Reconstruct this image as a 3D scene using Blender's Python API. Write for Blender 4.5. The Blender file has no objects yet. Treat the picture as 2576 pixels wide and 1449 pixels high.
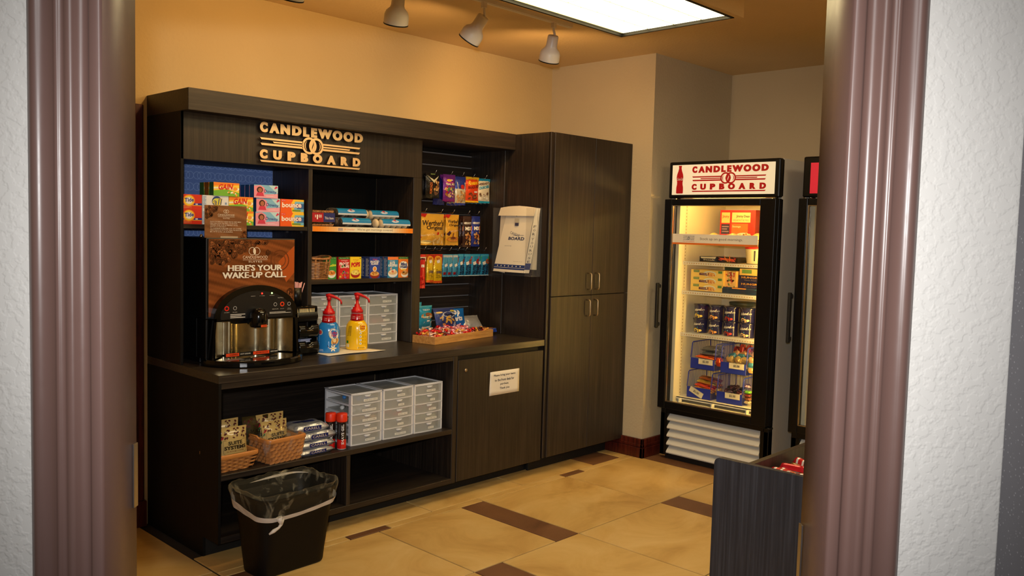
import bpy, math, random
from mathutils import Vector, Matrix
sc = bpy.context.scene
COL = sc.collection
rnd = random.Random(7)

# ------------------------------------------------------------------ camera
CAM = Vector((1.0203, -4.5277, 1.6339))
YAW, PIT, ROL, FPX = 0.7613, -0.0672, 0.0266, 2156.1
F_ = Vector((math.cos(PIT)*math.cos(YAW), math.cos(PIT)*math.sin(YAW), math.sin(PIT)))
Rh = Vector((math.sin(YAW), -math.cos(YAW), 0))
U_ = Rh.cross(F_)
R2 = Rh*math.cos(ROL) + U_*math.sin(ROL)
U2 = -Rh*math.sin(ROL) + U_*math.cos(ROL)
cd = bpy.data.cameras.new('camera')
cd.sensor_width = 36.0
cd.lens = FPX/2576*36.0
cd.clip_start = 0.05
cam = bpy.data.objects.new('camera', cd)
COL.objects.link(cam)
m = Matrix((R2, U2, -F_)).transposed().to_4x4()
m.translation = CAM
cam.matrix_world = m
sc.camera = cam
Fh = Vector((math.cos(YAW), math.sin(YAW), 0))      # doorway wall normal (pointing into the store)

# ------------------------------------------------------------------ world, exposure, lamps
w = bpy.data.worlds.new('world'); sc.world = w
w.use_nodes = True
w.node_tree.nodes['Background'].inputs[0].default_value = (0.80, 0.88, 1.0, 1)
w.node_tree.nodes['Background'].inputs[1].default_value = 0.10
sc.view_settings.view_transform = 'Standard'
sc.view_settings.look = 'None'
sc.view_settings.exposure = 0.0
sc.view_settings.gamma = 1.0
sc.view_settings.use_curve_mapping = False

def lamp(name, kind, loc, energy, color, parent=None, **kw):
    d = bpy.data.lights.new(name, kind)
    d.energy = energy; d.color = color
    for k, v in kw.items(): setattr(d, k, v)
    o = bpy.data.objects.new(name, d); COL.objects.link(o)
    o.location = loc
    if parent: o.parent = parent
    return o
def aim(o, direction):
    o.rotation_euler = Vector(direction).to_track_quat('-Z', 'Y').to_euler()

# the camera's flash and an added, unseen fill lamp behind the photographer
fl = lamp('camera_flash', 'SPOT', CAM + Vector((0, 0, .13)) - Rh*0.04 - Fh*0.03, 240.0, (1.0, 0.985, 0.97), spot_size=math.radians(74), spot_blend=1.0, shadow_soft_size=0.03)
aim(fl, Fh + Vector((0, 0, -.10)) + Rh*0.02)
cl = lamp('corridor_fill', 'AREA', CAM - Fh*0.9 + Vector((0, 0, 1.1)), 23.0, (1.0, 0.98, 0.96), shape='RECTANGLE', size=1.2, size_y=0.6)
aim(cl, Vector((0, 0, -1)) + Fh*0.75)

rl = lamp('rear_fill', 'AREA', (5.3, -3.75, 2.88), 22.0, (1.0, 0.80, 0.50), shape='RECTANGLE', size=1.2, size_y=0.6)  # unseen lamp without a fixture, added to brighten the alcove and cooler side
PANEL_EMIT = 7.6
PANEL_COL = (255, 232, 176)
SPOT_COL = (1.0, 0.57, 0.21)

# ------------------------------------------------------------------ colours and materials
def lin(c):
    return tuple(((x/255)/12.92 if x/255 <= 0.04045 else ((x/255+0.055)/1.055)**2.4) for x in c)
MATS = {}
def newmat(name):
    mt = bpy.data.materials.new(name); mt.use_nodes = True
    nt = mt.node_tree; b = nt.nodes['Principled BSDF']
    MATS[name] = mt
    return mt, nt, b
def N(nt, t, **kw):
    n = nt.nodes.new(t)
    for k, v in kw.items(): setattr(n, k, v)
    return n
def bump(nt, b, height, strength, dist=0.01):
    bp = N(nt, 'ShaderNodeBump'); bp.inputs['Strength'].default_value = strength
    bp.inputs['Distance'].default_value = dist
    nt.links.new(height, bp.inputs['Height']); nt.links.new(bp.outputs[0], b.inputs['Normal'])
def noise(nt, scale, detail=4, vec=None, mapscale=None, coord='Object', dim='3D', rough=0.55):
    tc = N(nt, 'ShaderNodeTexCoord'); mp = N(nt, 'ShaderNodeMapping')
    if mapscale: mp.inputs['Scale'].default_value = mapscale
    nt.links.new(tc.outputs[coord], mp.inputs[0])
    n = N(nt, 'ShaderNodeTexNoise'); n.inputs['Scale'].default_value = scale
    n.inputs['Detail'].default_value = detail; n.inputs['Roughness'].default_value = rough
    nt.links.new(mp.outputs[0], n.inputs['Vector'])
    return n
def ramp(nt, fac, stops):
    r = N(nt, 'ShaderNodeValToRGB')
    e = r.color_ramp.elements
    while len(e) < len(stops): e.new(0.5)
    for i, (p, c) in enumerate(stops):
        e[i].position = p; e[i].color = (*lin(c), 1)
    nt.links.new(fac, r.inputs[0])
    return r
def plain(name, c, rough=0.5, metal=0.0, spec=0.5, coat=0.0, emit=None, es=0.0):
    mt, nt, b = newmat(name)
    b.inputs['Base Color'].default_value = (*lin(c), 1)
    b.inputs['Roughness'].default_value = rough
    b.inputs['Metallic'].default_value = metal
    b.inputs['Specular IOR Level'].default_value = spec
    b.inputs['Coat Weight'].default_value = coat
    if emit:
        b.inputs['Emission Color'].default_value = (*lin(emit), 1)
        b.inputs['Emission Strength'].default_value = es
    # a little surface variation
    n = noise(nt, 35.0, 3)
    r = N(nt, 'ShaderNodeMapRange'); r.inputs[3].default_value = max(0.02, rough-0.05); r.inputs[4].default_value = min(1, rough+0.07)
    nt.links.new(n.outputs[0], r.inputs[0]); nt.links.new(r.outputs[0], b.inputs['Roughness'])
    return mt
def painted(name, rough, metal=0.0, spec=0.5, coat=0.0, wrinkle=0.0):
    """colour comes from the mesh's own flat colour attribute (print)"""
    mt, nt, b = newmat(name)
    a = N(nt, 'ShaderNodeVertexColor'); a.layer_name = 'Col'
    nt.links.new(a.outputs[0], b.inputs['Base Color'])
    b.inputs['Roughness'].default_value = rough; b.inputs['Metallic'].default_value = metal
    b.inputs['Specular IOR Level'].default_value = spec; b.inputs['Coat Weight'].default_value = coat
    if wrinkle:
        n = noise(nt, 28.0, 4)
        bump(nt, b, n.outputs[0], wrinkle, 0.01)
    return mt
def wood(name, mapscale, dark, mid, light, rough=0.45, scale=4.0, bs=0.15, spec=0.5):
    mt, nt, b = newmat(name)
    n = noise(nt, scale, 8, mapscale=mapscale, rough=0.7)
    r = ramp(nt, n.outputs[0], [(0.33, dark), (0.5, mid), (0.68, light)])
    nt.links.new(r.outputs[0], b.inputs['Base Color'])
    b.inputs['Roughness'].default_value = rough; b.inputs['Specular IOR Level'].default_value = spec
    bump(nt, b, n.outputs[0], bs, 0.002)
    return mt
LD, LM, LL = (24, 18, 14), (38, 30, 24), (58, 47, 38)
wood('laminate_vertical', (22, 22, 0.5), LD, LM, LL)
wood('laminate_horizontal', (0.5, 22, 22), LD, LM, LL)
wood('laminate_side', (22, 22, 0.5), (10, 8, 7), (15, 12, 10), (23, 18, 15), rough=0.6, spec=0.2)
wood('laminate_top', (0.5, 22, 22), (34, 29, 25), (52, 45, 38), (74, 64, 54), rough=0.3, bs=.05)
wood('laminate_blueblack', (22, 22, 0.45), (34, 35, 40), (47, 48, 54), (66, 68, 75), rough=0.5)
wood('mahogany', (14, 14, 1.2), (42, 12, 8), (78, 26, 16), (104, 40, 24), rough=0.35)
wood('bamboo', (1.5, 14, 14), (176, 118, 56), (205, 148, 80), (222, 170, 100), rough=0.45)
wood('basket_wood', (6, 6, 6), (132, 76, 34), (184, 118, 60), (216, 154, 90), rough=0.35)
wood('wicker', (20, 20, 20), (110, 66, 34), (165, 110, 62), (205, 156, 100), rough=0.45)
plain('black_plastic', (13, 12, 12), 0.3, spec=.3)
plain('black_matte', (12, 11, 11), 0.6)
plain('black_gloss', (9, 9, 9), 0.12)
plain('toe_black', (10, 9, 8), 0.7)
plain('bin_plastic', (10, 8, 7), 0.5, spec=.2)
plain('white_plastic', (225, 225, 228), 0.35)
plain('white_enamel', (226, 224, 214), 0.3)
plain('lamp_white', (222, 214, 205), 0.35)
plain('steel', (190, 188, 182), 0.28, metal=1.0)
plain('chrome', (215, 212, 205), 0.12, metal=1.0)
plain('wire_chrome', (190, 190, 190), 0.22, metal=1.0)
plain('liner_steel', (205, 192, 158), 0.24, metal=1.0)
plain('brushed_nickel', (200, 180, 150), 0.3, metal=1.0)
plain('slat_insert', (165, 165, 168), 0.35, metal=0.5)
plain('blue_plastic', (40, 56, 165), 0.35)
plain('red_plastic', (205, 18, 24), 0.3)
plain('orange_cap', (226, 50, 16), 0.4)
plain('paper', (236, 230, 218), 0.7)
plain('cream_paper', (232, 222, 198), 0.75)
plain('napkin', (240, 232, 214), 0.9)
plain('straw_pink', (226, 170, 170), 0.5)
plain('mauve_metal', (108, 82, 75), 0.32)
plain('grout', (44, 36, 26), 0.8)
plain('letter_brass', (250, 214, 160), 0.32, metal=0.55)
plain('letter_side', (34, 16, 12), 0.5)
plain('red_led', (255, 40, 30), 0.4, emit=(255, 30, 20), es=6.0)
plain('green_led', (200, 255, 160), 0.4, emit=(180, 255, 120), es=4.0)
plain('tube_lamp', (255, 240, 200), 0.4, emit=(255, 206, 112), es=62.0)
plain('cooler_inner', (236, 226, 200), 0.5)
plain('cooler_side', (205, 200, 188), 0.4)
plain('sign_lit', (246, 238, 214), 0.3, emit=(250, 236, 200), es=0.32)
painted('print_card', 0.45)
painted('print_matte', 0.75)
painted('print_gloss', 0.18, coat=0.4)
painted('print_foil', 0.28, metal=0.25, coat=0.3, wrinkle=0.5)
painted('print_silver', 0.3, metal=0.6, wrinkle=0.6)
painted('flat_paint', 0.35)

# lens panels of the ceiling fixture: prismatic plastic with light behind it
mt, nt, b = newmat('lens_glow')
n = noise(nt, 90, 2)
r = ramp(nt, n.outputs[0], [(0.3, (255, 228, 168)), (0.7, PANEL_COL)])
nt.links.new(r.outputs[0], b.inputs['Emission Color']); b.inputs['Emission Strength'].default_value = PANEL_EMIT
b.inputs['Base Color'].default_value = (.8, .8, .75, 1)
plain('lens_gap', (40, 34, 18), 0.6, emit=(250, 225, 150), es=1.3)

# painted walls with sprayed texture
def wallmat(name, c1, c2, scale, strength, dist=0.004, rough=0.8):
    mt, nt, b = newmat(name)
    n0 = noise(nt, 1.3, 2)
    r = ramp(nt, n0.outputs[0], [(0.35, c1), (0.65, c2)])
    nt.links.new(r.outputs[0], b.inputs['Base Color'])
    b.inputs['Roughness'].default_value = rough
    n = noise(nt, scale, 3, rough=0.5)
    bump(nt, b, n.outputs[0], strength, dist)
wallmat('wall_tan', (202, 180, 132), (208, 186, 138), 55, 0.5)
wallmat('wall_grey_tan', (190, 176, 146), (196, 182, 152), 60, 0.6)
wallmat('ceiling_tan', (222, 194, 146), (227, 199, 151), 60, 0.6)
mt, nt, b = newmat('wall_white')            # corridor wall: knock-down plaster
v = N(nt, 'ShaderNodeTexNoise'); v.inputs['Scale'].default_value = 58; v.inputs['Detail'].default_value = 2
tc = N(nt, 'ShaderNodeTexCoord'); nt.links.new(tc.outputs['Object'], v.inputs['Vector'])
r = N(nt, 'ShaderNodeMapRange'); r.inputs[1].default_value = 0.44; r.inputs[2].default_value = 0.56
nt.links.new(v.outputs[0], r.inputs[0])
bump(nt, b, r.outputs[0], 0.30, 0.003)
b.inputs['Base Color'].default_value = (*lin((214, 211, 206)), 1); b.inputs['Roughness'].default_value = 0.75
mt, nt, b = newmat('wall_speckled')
v = N(nt, 'ShaderNodeTexVoronoi'); v.inputs['Scale'].default_value = 120
tc = N(nt, 'ShaderNodeTexCoord'); nt.links.new(tc.outputs['Object'], v.inputs['Vector'])
r = ramp(nt, v.outputs['Distance'], [(0.05, (170, 168, 172)), (0.25, (120, 118, 122))])
nt.links.new(r.outputs[0], b.inputs['Base Color']); b.inputs['Roughness'].default_value = 0.8

# floor tiles: swirly tan stone
def tilemat(name, a_, b_, c_, rough):
    mt, nt, b = newmat(name)
    n = noise(nt, 1.6, 7, mapscale=(1, 1.5, 1), coord='Object', rough=0.62)
    n.inputs['Distortion'].default_value = 1.3
    oi = N(nt, 'ShaderNodeObjectInfo')
    ad = N(nt, 'ShaderNodeVectorMath', operation='ADD')
    nt.links.new(n.inputs['Vector'].links[0].from_socket, ad.inputs[0])
    sc_ = N(nt, 'ShaderNodeMath', operation='MULTIPLY'); sc_.inputs[1].default_value = 40
    nt.links.new(oi.outputs['Random'], sc_.inputs[0]); nt.links.new(sc_.outputs[0], ad.inputs[1])
    nt.links.new(ad.outputs[0], n.inputs['Vector'])
    r = ramp(nt, n.outputs[0], [(0.3, a_), (0.5, b_), (0.72, c_)])
    nt.links.new(r.outputs[0], b.inputs['Base Color'])
    b.inputs['Roughness'].default_value = rough
    bump(nt, b, n.outputs[0], 0.1, 0.003)
tilemat('tile_tan', (192, 150, 84), (216, 178, 108), (228, 194, 130), 0.42)
tilemat('tile_brown', (100, 66, 44), (122, 84, 56), (140, 100, 70), 0.42)

# wallpaper with rows of linked rings
mt, nt, b = newmat('ring_wallpaper')
tc = N(nt, 'ShaderNodeTexCoord'); sp = N(nt, 'ShaderNodeSeparateXYZ'); nt.links.new(tc.outputs['Object'], sp.inputs[0])
def mth(op, a_, b_=None, c_=None):
    n = N(nt, 'ShaderNodeMath', operation=op)
    for i, x in enumerate((a_, b_, c_)):
        if x is None: continue
        if isinstance(x, (int, float)): n.inputs[i].default_value = x
        else: nt.links.new(x, n.inputs[i])
    return n.outputs[0]
def ringfield(offx, offz):
    P = 0.062; Q = 0.062
    fx = mth('SUBTRACT', mth('PINGPONG', mth('ADD', sp.outputs[0], 10+offx), P/2), 0.0)
    fz = mth('PINGPONG', mth('ADD', sp.outputs[2], 10+offz), Q/2)
    d = mth('SQRT', mth('ADD', mth('MULTIPLY', fx, fx), mth('MULTIPLY', fz, fz)))
    return mth('LESS_THAN', mth('ABSOLUTE', mth('SUBTRACT', d, 0.020)), 0.0016)
rf = mth('MAXIMUM', ringfield(0, 0), ringfield(0.022, 0))
mx = N(nt, 'ShaderNodeMix', data_type='RGBA')
mx.inputs[6].default_value = (*lin((108, 144, 222)), 1); mx.inputs[7].default_value = (*lin((150, 184, 250)), 1)
nt.links.new(rf, mx.inputs[0]); nt.links.new(mx.outputs[2], b.inputs['Base Color'])
b.inputs['Roughness'].default_value = 0.6

def seethrough(name, tint, opac, rough=0.1, diffuse=(220, 220, 215), wrinkle=0.0, body=0.0):
    mt = bpy.data.materials.new(name); mt.use_nodes = True; MATS[name] = mt
    nt = mt.node_tree; nt.nodes.remove(nt.nodes['Principled BSDF'])
    out = nt.nodes['Material Output']
    tr = N(nt, 'ShaderNodeBsdfTransparent'); tr.inputs[0].default_value = (*lin(tint), 1)
    pb = N(nt, 'ShaderNodeBsdfPrincipled'); pb.inputs['Base Color'].default_value = (*lin(diffuse), 1)
    pb.inputs['Roughness'].default_value = rough
    lw = N(nt, 'ShaderNodeLayerWeight'); lw.inputs[0].default_value = 0.5
    pw = N(nt, 'ShaderNodeMath', operation='POWER'); pw.inputs[1].default_value = 4.0
    nt.links.new(lw.outputs['Facing'], pw.inputs[0])
    fm = N(nt, 'ShaderNodeMath', operation='MULTIPLY'); fm.inputs[1].default_value = 0.55
    nt.links.new(pw.outputs[0], fm.inputs[0])
    mp = N(nt, 'ShaderNodeMath', operation='MAXIMUM'); mp.inputs[1].default_value = opac
    nt.links.new(fm.outputs[0], mp.inputs[0])
    ms = N(nt, 'ShaderNodeMixShader')
    nt.links.new(mp.outputs[0], ms.inputs[0]); nt.links.new(tr.outputs[0], ms.inputs[1]); nt.links.new(pb.outputs[0], ms.inputs[2])
    nt.links.new(ms.outputs[0], out.inputs[0])
    if wrinkle:
        n = noise(nt, 14, 4, mapscale=(1, 1, .6)); n.inputs['Distortion'].default_value = 1.2
        bump(nt, pb, n.outputs[0], wrinkle, 0.02)
        rr = N(nt, 'ShaderNodeMapRange'); rr.inputs[1].default_value = .54; rr.inputs[2].default_value = .74
        rr.inputs[3].default_value = opac*0.5; rr.inputs[4].default_value = min(.75, opac*7)
        nt.links.new(n.outputs[0], rr.inputs[0]); nt.links.new(rr.outputs[0], mp.inputs[1])
seethrough('frosted_plastic', (240, 240, 238), 0.46, 0.3, (214, 216, 212))
seethrough('frosted_frame', (245, 245, 250), 0.80, 0.35, (226, 228, 234))
seethrough('clear_acrylic', (250, 250, 250), 0.06, 0.08, (160, 160, 165))
seethrough('film', (252, 250, 244), 0.06, 0.14, (205, 196, 165), wrinkle=1.0)
seethrough('film_band', (250, 248, 245), 0.72, 0.35, (232, 224, 214))
seethrough('cello', (252, 250, 246), 0.05, 0.08, (220, 214, 200), wrinkle=0.9)
# cooler door pane: thin clear glass
mt = bpy.data.materials.new('pane_glass'); mt.use_nodes = True; MATS['pane_glass'] = mt
nt = mt.node_tree; nt.nodes.remove(nt.nodes['Principled BSDF'])
tr = N(nt, 'ShaderNodeBsdfTransparent'); tr.inputs[0].default_value = (.96, .97, .96, 1)
gl = N(nt, 'ShaderNodeBsdfGlossy'); gl.inputs['Roughness'].default_value = 0.03
lw = N(nt, 'ShaderNodeLayerWeight'); lw.inputs[0].default_value = 0.5
fr = N(nt, 'ShaderNodeMath', operation='POWER'); fr.inputs[1].default_value = 4.5; nt.links.new(lw.outputs['Facing'], fr.inputs[0])
f2 = N(nt, 'ShaderNodeMath', operation='MULTIPLY_ADD'); f2.inputs[1].default_value = 0.6; f2.inputs[2].default_value = 0.025; nt.links.new(fr.outputs[0], f2.inputs[0])
ms = N(nt, 'ShaderNodeMixShader'); nt.links.new(f2.outputs[0], ms.inputs[0]); nt.links.new(tr.outputs[0], ms.inputs[1]); nt.links.new(gl.outputs[0], ms.inputs[2])
nt.links.new(ms.outputs[0], nt.nodes['Material Output'].inputs[0])

# ------------------------------------------------------------------ geometry helpers
_tc = {}
def text_geo(s, bold=0.0, res=2):
    key = (s, bold, res)
    if key in _tc: return _tc[key]
    cu = bpy.data.curves.new('tmp', 'FONT'); cu.body = s; cu.offset = bold; cu.resolution_u = res
    ob = bpy.data.objects.new('tmp', cu); COL.objects.link(ob)
    dg = bpy.context.evaluated_depsgraph_get(); dg.update()
    me = ob.evaluated_get(dg).to_mesh()
    vs = [(v.co.x, v.co.y) for v in me.vertices]; fs = [tuple(p.vertices) for p in me.polygons]
    # outline edges (used by one face only) for extruded letters
    ec = {}
    for f in fs:
        for i in range(len(f)):
            a_, b_ = f[i], f[(i+1) % len(f)]
            ec[(min(a_, b_), max(a_, b_))] = ec.get((min(a_, b_), max(a_, b_)), []) + [(a_, b_)]
    eds = [v[0] for v in ec.values() if len(v) == 1]
    ob.evaluated_get(dg).to_mesh_clear()
    bpy.data.objects.remove(ob); bpy.data.curves.remove(cu)
    if not vs: vs = [(0, 0)]; fs = []; eds = []
    x0 = min(v[0] for v in vs); x1 = max(v[0] for v in vs); y0 = min(v[1] for v in vs); y1 = max(v[1] for v in vs)
    W = max(x1-x0, 1e-6); H = max(y1-y0, 1e-6)
    _tc[key] = ([((a-x0)/W, (b-y0)/H) for a, b in vs], fs, eds, W/H)
    return _tc[key]

X, Y, Z = Vector((1, 0, 0)), Vector((0, 1, 0)), Vector((0, 0, 1))
WHITE, BLACK = (240, 238, 232), (18, 17, 18)
class MB:
    def __init__(s):
        s.v = []; s.f = []; s.c = []; s.m = []; s.sm = []; s.mi = 0
        s.frame(Vector((0, 0, 0)), X, Z)
    def frame(s, O, U, V, Nn=None, disp=None):
        s.O = Vector(O); s.U = Vector(U); s.V = Vector(V)
        s.N = Vector(Nn) if Nn is not None else s.U.cross(s.V)
        s.disp = disp
        return s
    def P(s, u, v, n=0.0):
        if s.disp: n = n + s.disp(u, v)
        return s.O + s.U*u + s.V*v + s.N*n
    def face(s, pts, col=WHITE, smooth=False):
        b_ = len(s.v); s.v += [Vector(p) for p in pts]
        s.f.append(tuple(range(b_, b_+len(pts)))); s.c.append(col); s.m.append(s.mi); s.sm.append(smooth)
    def mesh(s, vs, fs, col=WHITE, smooth=False):
        b_ = len(s.v); s.v += [Vector(p) for p in vs]
        for i, f in enumerate(fs):
            s.f.append(tuple(b_+k for k in f)); s.c.append(col[i] if isinstance(col, list) else col); s.m.append(s.mi); s.sm.append(smooth)
    # flat drawing on the current frame
    def rect(s, u0, v0, u1, v1, col=WHITE, n=0.0, nu=1, nv=1):
        for i in range(nu):
            for j in range(nv):
                a_, b_ = u0+(u1-u0)*i/nu, u0+(u1-u0)*(i+1)/nu; c_, d_ = v0+(v1-v0)*j/nv, v0+(v1-v0)*(j+1)/nv
                cc = col((a_+b_)/2, (c_+d_)/2) if callable(col) else col
                s.face([s.P(a_, c_, n), s.P(b_, c_, n), s.P(b_, d_, n), s.P(a_, d_, n)], cc)
    def poly(s, pts, col=WHITE, n=0.0):
        s.face([s.P(a_, b_, n) for a_, b_ in pts], col)
    def ell(s, cu, cv, ru, rv, col=WHITE, n=0.0, k=16, rot=0.0):
        cr, sr = math.cos(rot), math.sin(rot)
        s.poly([(cu+ru*math.cos(t)*cr-rv*math.sin(t)*sr, cv+ru*math.cos(t)*sr+rv*math.sin(t)*cr) for t in [2*math.pi*i/k for i in range(k)]], col, n)
    def ring(s, cu, cv, r0, r1, col=WHITE, n=0.0, k=24, a0=0.0, a1=2*math.pi, asp=1.0):
        for i in range(k):
            t, q = a0+(a1-a0)*i/k, a0+(a1-a0)*(i+1)/k
            s.poly([(cu+r0*math.cos(t), cv+r0*asp*math.sin(t)), (cu+r1*math.cos(t), cv+r1*asp*math.sin(t)), (cu+r1*math.cos(q), cv+r1*asp*math.sin(q)), (cu+r0*math.cos(q), cv+r0*asp*math.sin(q))], col, n)
    def text(s, t, u0, v0, u1, v1, col=WHITE, n=0.0006, bold=0.0, depth=0.0, slant=0.0, res=2, rot90=False, side=None, shear=0.0):
        vs, fs, eds, _ = text_geo(t, bold, res)
        def pos(a_, b_):
            a_ = a_ + slant*b_
            if rot90: return (u1-(u1-u0)*b_, v0+(v1-v0)*a_)
            return (u0+(u1-u0)*a_, v0+(v1-v0)*b_+shear*a_)
        q = [pos(a_, b_) for a_, b_ in vs]
        s.mesh([s.P(a_, b_, n+depth) for a_, b_ in q], fs, col)
        if depth:
            mi = s.mi
            if side is not None: s.mi = side
            for e in eds:
                (a_, b_), (c_, d_) = q[e[0]], q[e[1]]
                s.face([s.P(a_, b_, n+depth), s.P(a_, b_, n), s.P(c_, d_, n), s.P(c_, d_, n+depth)], col)
            s.mi = mi
    def slab(s, pts, n0, n1, col=WHITE, side=None):
        """extruded polygon in the current frame"""
        s.face([s.P(a_, b_, n1) for a_, b_ in pts], col)
        s.face([s.P(a_, b_, n0) for a_, b_ in reversed(pts)], col)
        mi = s.mi
        if side is not None: s.mi = side
        k = len(pts)
        for i in range(k):
            a_, b_ = pts[i], pts[(i+1) % k]
            s.face([s.P(*a_, n1), s.P(*a_, n0), s.P(*b_, n0), s.P(*b_, n1)], col)
        s.mi = mi
    # solids in plain local coordinates
    def box(s, x0, y0, z0, x1, y1, z1, col=WHITE):
        p = [(x0, y0, z0), (x1, y0, z0), (x1, y1, z0), (x0, y1, z0), (x0, y0, z1), (x1, y0, z1), (x1, y1, z1), (x0, y1, z1)]
        s.mesh(p, [(0, 3, 2, 1), (4, 5, 6, 7), (0, 1, 5, 4), (1, 2, 6, 5), (2, 3, 7, 6), (3, 0, 4, 7)], col)
    def tube(s, pts, r, k=8, col=WHITE, closed=False, r2=None):
        pts = [Vector(p) for p in pts]; n = len(pts); rings = []; base = len(s.v); up = None
        for i, p in enumerate(pts):
            d = (pts[min(i+1, n-1)] - pts[max(i-1, 0)])
            if closed: d = pts[(i+1) % n]-pts[(i-1) % n]
            d = d.normalized() if d.length > 1e-9 else Vector((0, 0, 1))
            if up is None:
                up = d.cross(Z if abs(d.z) < .9 else X).normalized()
            up = (up - d*up.dot(d)); up = up.normalized() if up.length > 1e-6 else d.orthogonal().normalized()
            sd = d.cross(up)
            rr = r if r2 is None else r+(r2-r)*i/max(1, n-1)
            if isinstance(r, list): rr = r[i]
            for j in range(k):
                t = 2*math.pi*j/k; s.v.append(p+up*math.cos(t)*rr+sd*math.sin(t)*rr)
        for i in range(n if closed else n-1):
            for j in range(k):
                a_ = base+i*k+j; b_ = base+i*k+(j+1) % k; c_ = base+((i+1) % n)*k+(j+1) % k; d_ = base+((i+1) % n)*k+j
                s.f.append((a_, b_, c_, d_)); s.c.append(col); s.m.append(s.mi); s.sm.append(True)
        if not closed:
            for q, rev in ((0, True), (n-1, False)):
                ids = [base+q*k+j for j in range(k)]
                s.f.append(tuple(reversed(ids)) if rev else tuple(ids)); s.c.append(col); s.m.append(s.mi); s.sm.append(False)
    def lathe(s, prof, k=24, c=(0, 0, 0), col=WHITE, ex=1.0, ey=1.0, axis=None, cap=True):
        """prof: (radius, height[, colour]); col may vary per band"""
        base = len(s.v); c = Vector(c)
        A = Vector(axis).normalized() if axis is not None else Z
        if axis is None: a1, a2 = X, Y
        else: a1 = A.orthogonal().normalized(); a2 = A.cross(a1)
        for pr in prof:
            for j in range(k):
                t = 2*math.pi*j/k
                s.v.append(c + a1*(pr[0]*ex*math.cos(t)) + a2*(pr[0]*ey*math.sin(t)) + A*pr[1])
        for i in range(len(prof)-1):
            cc = prof[i][2] if len(prof[i]) > 2 else col
            for j in range(k):
                s.f.append((base+i*k+j, base+i*k+(j+1) % k, base+(i+1)*k+(j+1) % k, base+(i+1)*k+j)); s.c.append(cc); s.m.append(s.mi); s.sm.append(True)
        if cap:
            s.f.append(tuple(base+j for j in reversed(range(k)))); s.c.append(col); s.m.append(s.mi); s.sm.append(False)
            q = base+(len(prof)-1)*k
            s.f.append(tuple(q+j for j in range(k))); s.c.append(prof[-1][2] if len(prof[-1]) > 2 else col); s.m.append(s.mi); s.sm.append(False)
    def grid(s, fn, nu, nv, col=WHITE, smooth=True, closed_u=False):
        base = len(s.v); ku = nu if closed_u else nu+1
        for j in range(nv+1):
            for i in range(ku): s.v.append(Vector(fn(i/nu, j/nv)))
        for j in range(nv):
            for i in range(nu):
                a_ = base+j*ku+i; b_ = base+j*ku+(i+1) % ku
                cc = col((i+.5)/nu, (j+.5)/nv) if callable(col) else col
                s.f.append((a_, b_, b_+ku, a_+ku)); s.c.append(cc); s.m.append(s.mi); s.sm.append(smooth)
    def data(s, name, mats):
        me = bpy.data.meshes.new(name)
        me.from_pydata([tuple(v) for v in s.v], [], s.f)
        for mn in (mats if isinstance(mats, (list, tuple)) else [mats]): me.materials.append(MATS[mn])
        me.polygons.foreach_set('material_index', s.m); me.polygons.foreach_set('use_smooth', s.sm)
        at = me.color_attributes.new('Col', 'FLOAT_COLOR', 'CORNER')
        buf = []; cache = {}
        for f, c_ in zip(s.f, s.c):
            q = cache.get(c_)
            if q is None: q = cache[c_] = (*lin(c_), 1.0)
            buf += list(q)*len(f)
        at.data.foreach_set('color', buf)
        me.update()
        return me
    def build(s, name, mats, parent=None, loc=(0, 0, 0), rz=0.0, bevel=0.0, seg=1):
        o = bpy.data.objects.new(name, s.data(name, mats)); COL.objects.link(o)
        o.location = loc; o.rotation_euler = (0, 0, rz)
        if parent is not None: o.parent = parent
        if bevel:
            bm = o.modifiers.new('bevel', 'BEVEL'); bm.width = bevel; bm.segments = seg; bm.limit_method = 'ANGLE'
        return o
def tag(o, label=None, cat=None, group=None, kind=None):
    if label: o['label'] = label
    if cat: o['category'] = cat
    if group: o['group'] = group
    if kind: o['kind'] = kind
    return o
def thing(name, label, cat, loc=(0, 0, 0), rz=0.0, group=None):
    o = bpy.data.objects.new(name, None); COL.objects.link(o); o.empty_display_size = .05
    o.location = loc; o.rotation_euler = (0, 0, rz)
    return tag(o, label, cat, group)
def struct(name, mb, mats, **kw):
    return tag(mb.build(name, mats, **kw), kind='structure')
def B(x0, y0, z0, x1, y1, z1):
    q = MB(); q.box(min(x0, x1), min(y0, y1), min(z0, z1), max(x0, x1), max(y0, y1), max(z0, z1)); return q
def child(name, me, parent, loc=(0, 0, 0), rot=(0, 0, 0)):
    o = bpy.data.objects.new(name, me); COL.objects.link(o); o.parent = parent; o.location = loc; o.rotation_euler = rot; return o

XL, XT, XE, ZC, ZCE = 2.967, 5.28, 6.167, 0.914, 2.9145
YB, YH, YC, YT = -0.388, -0.469, -0.783, -0.801
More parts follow.
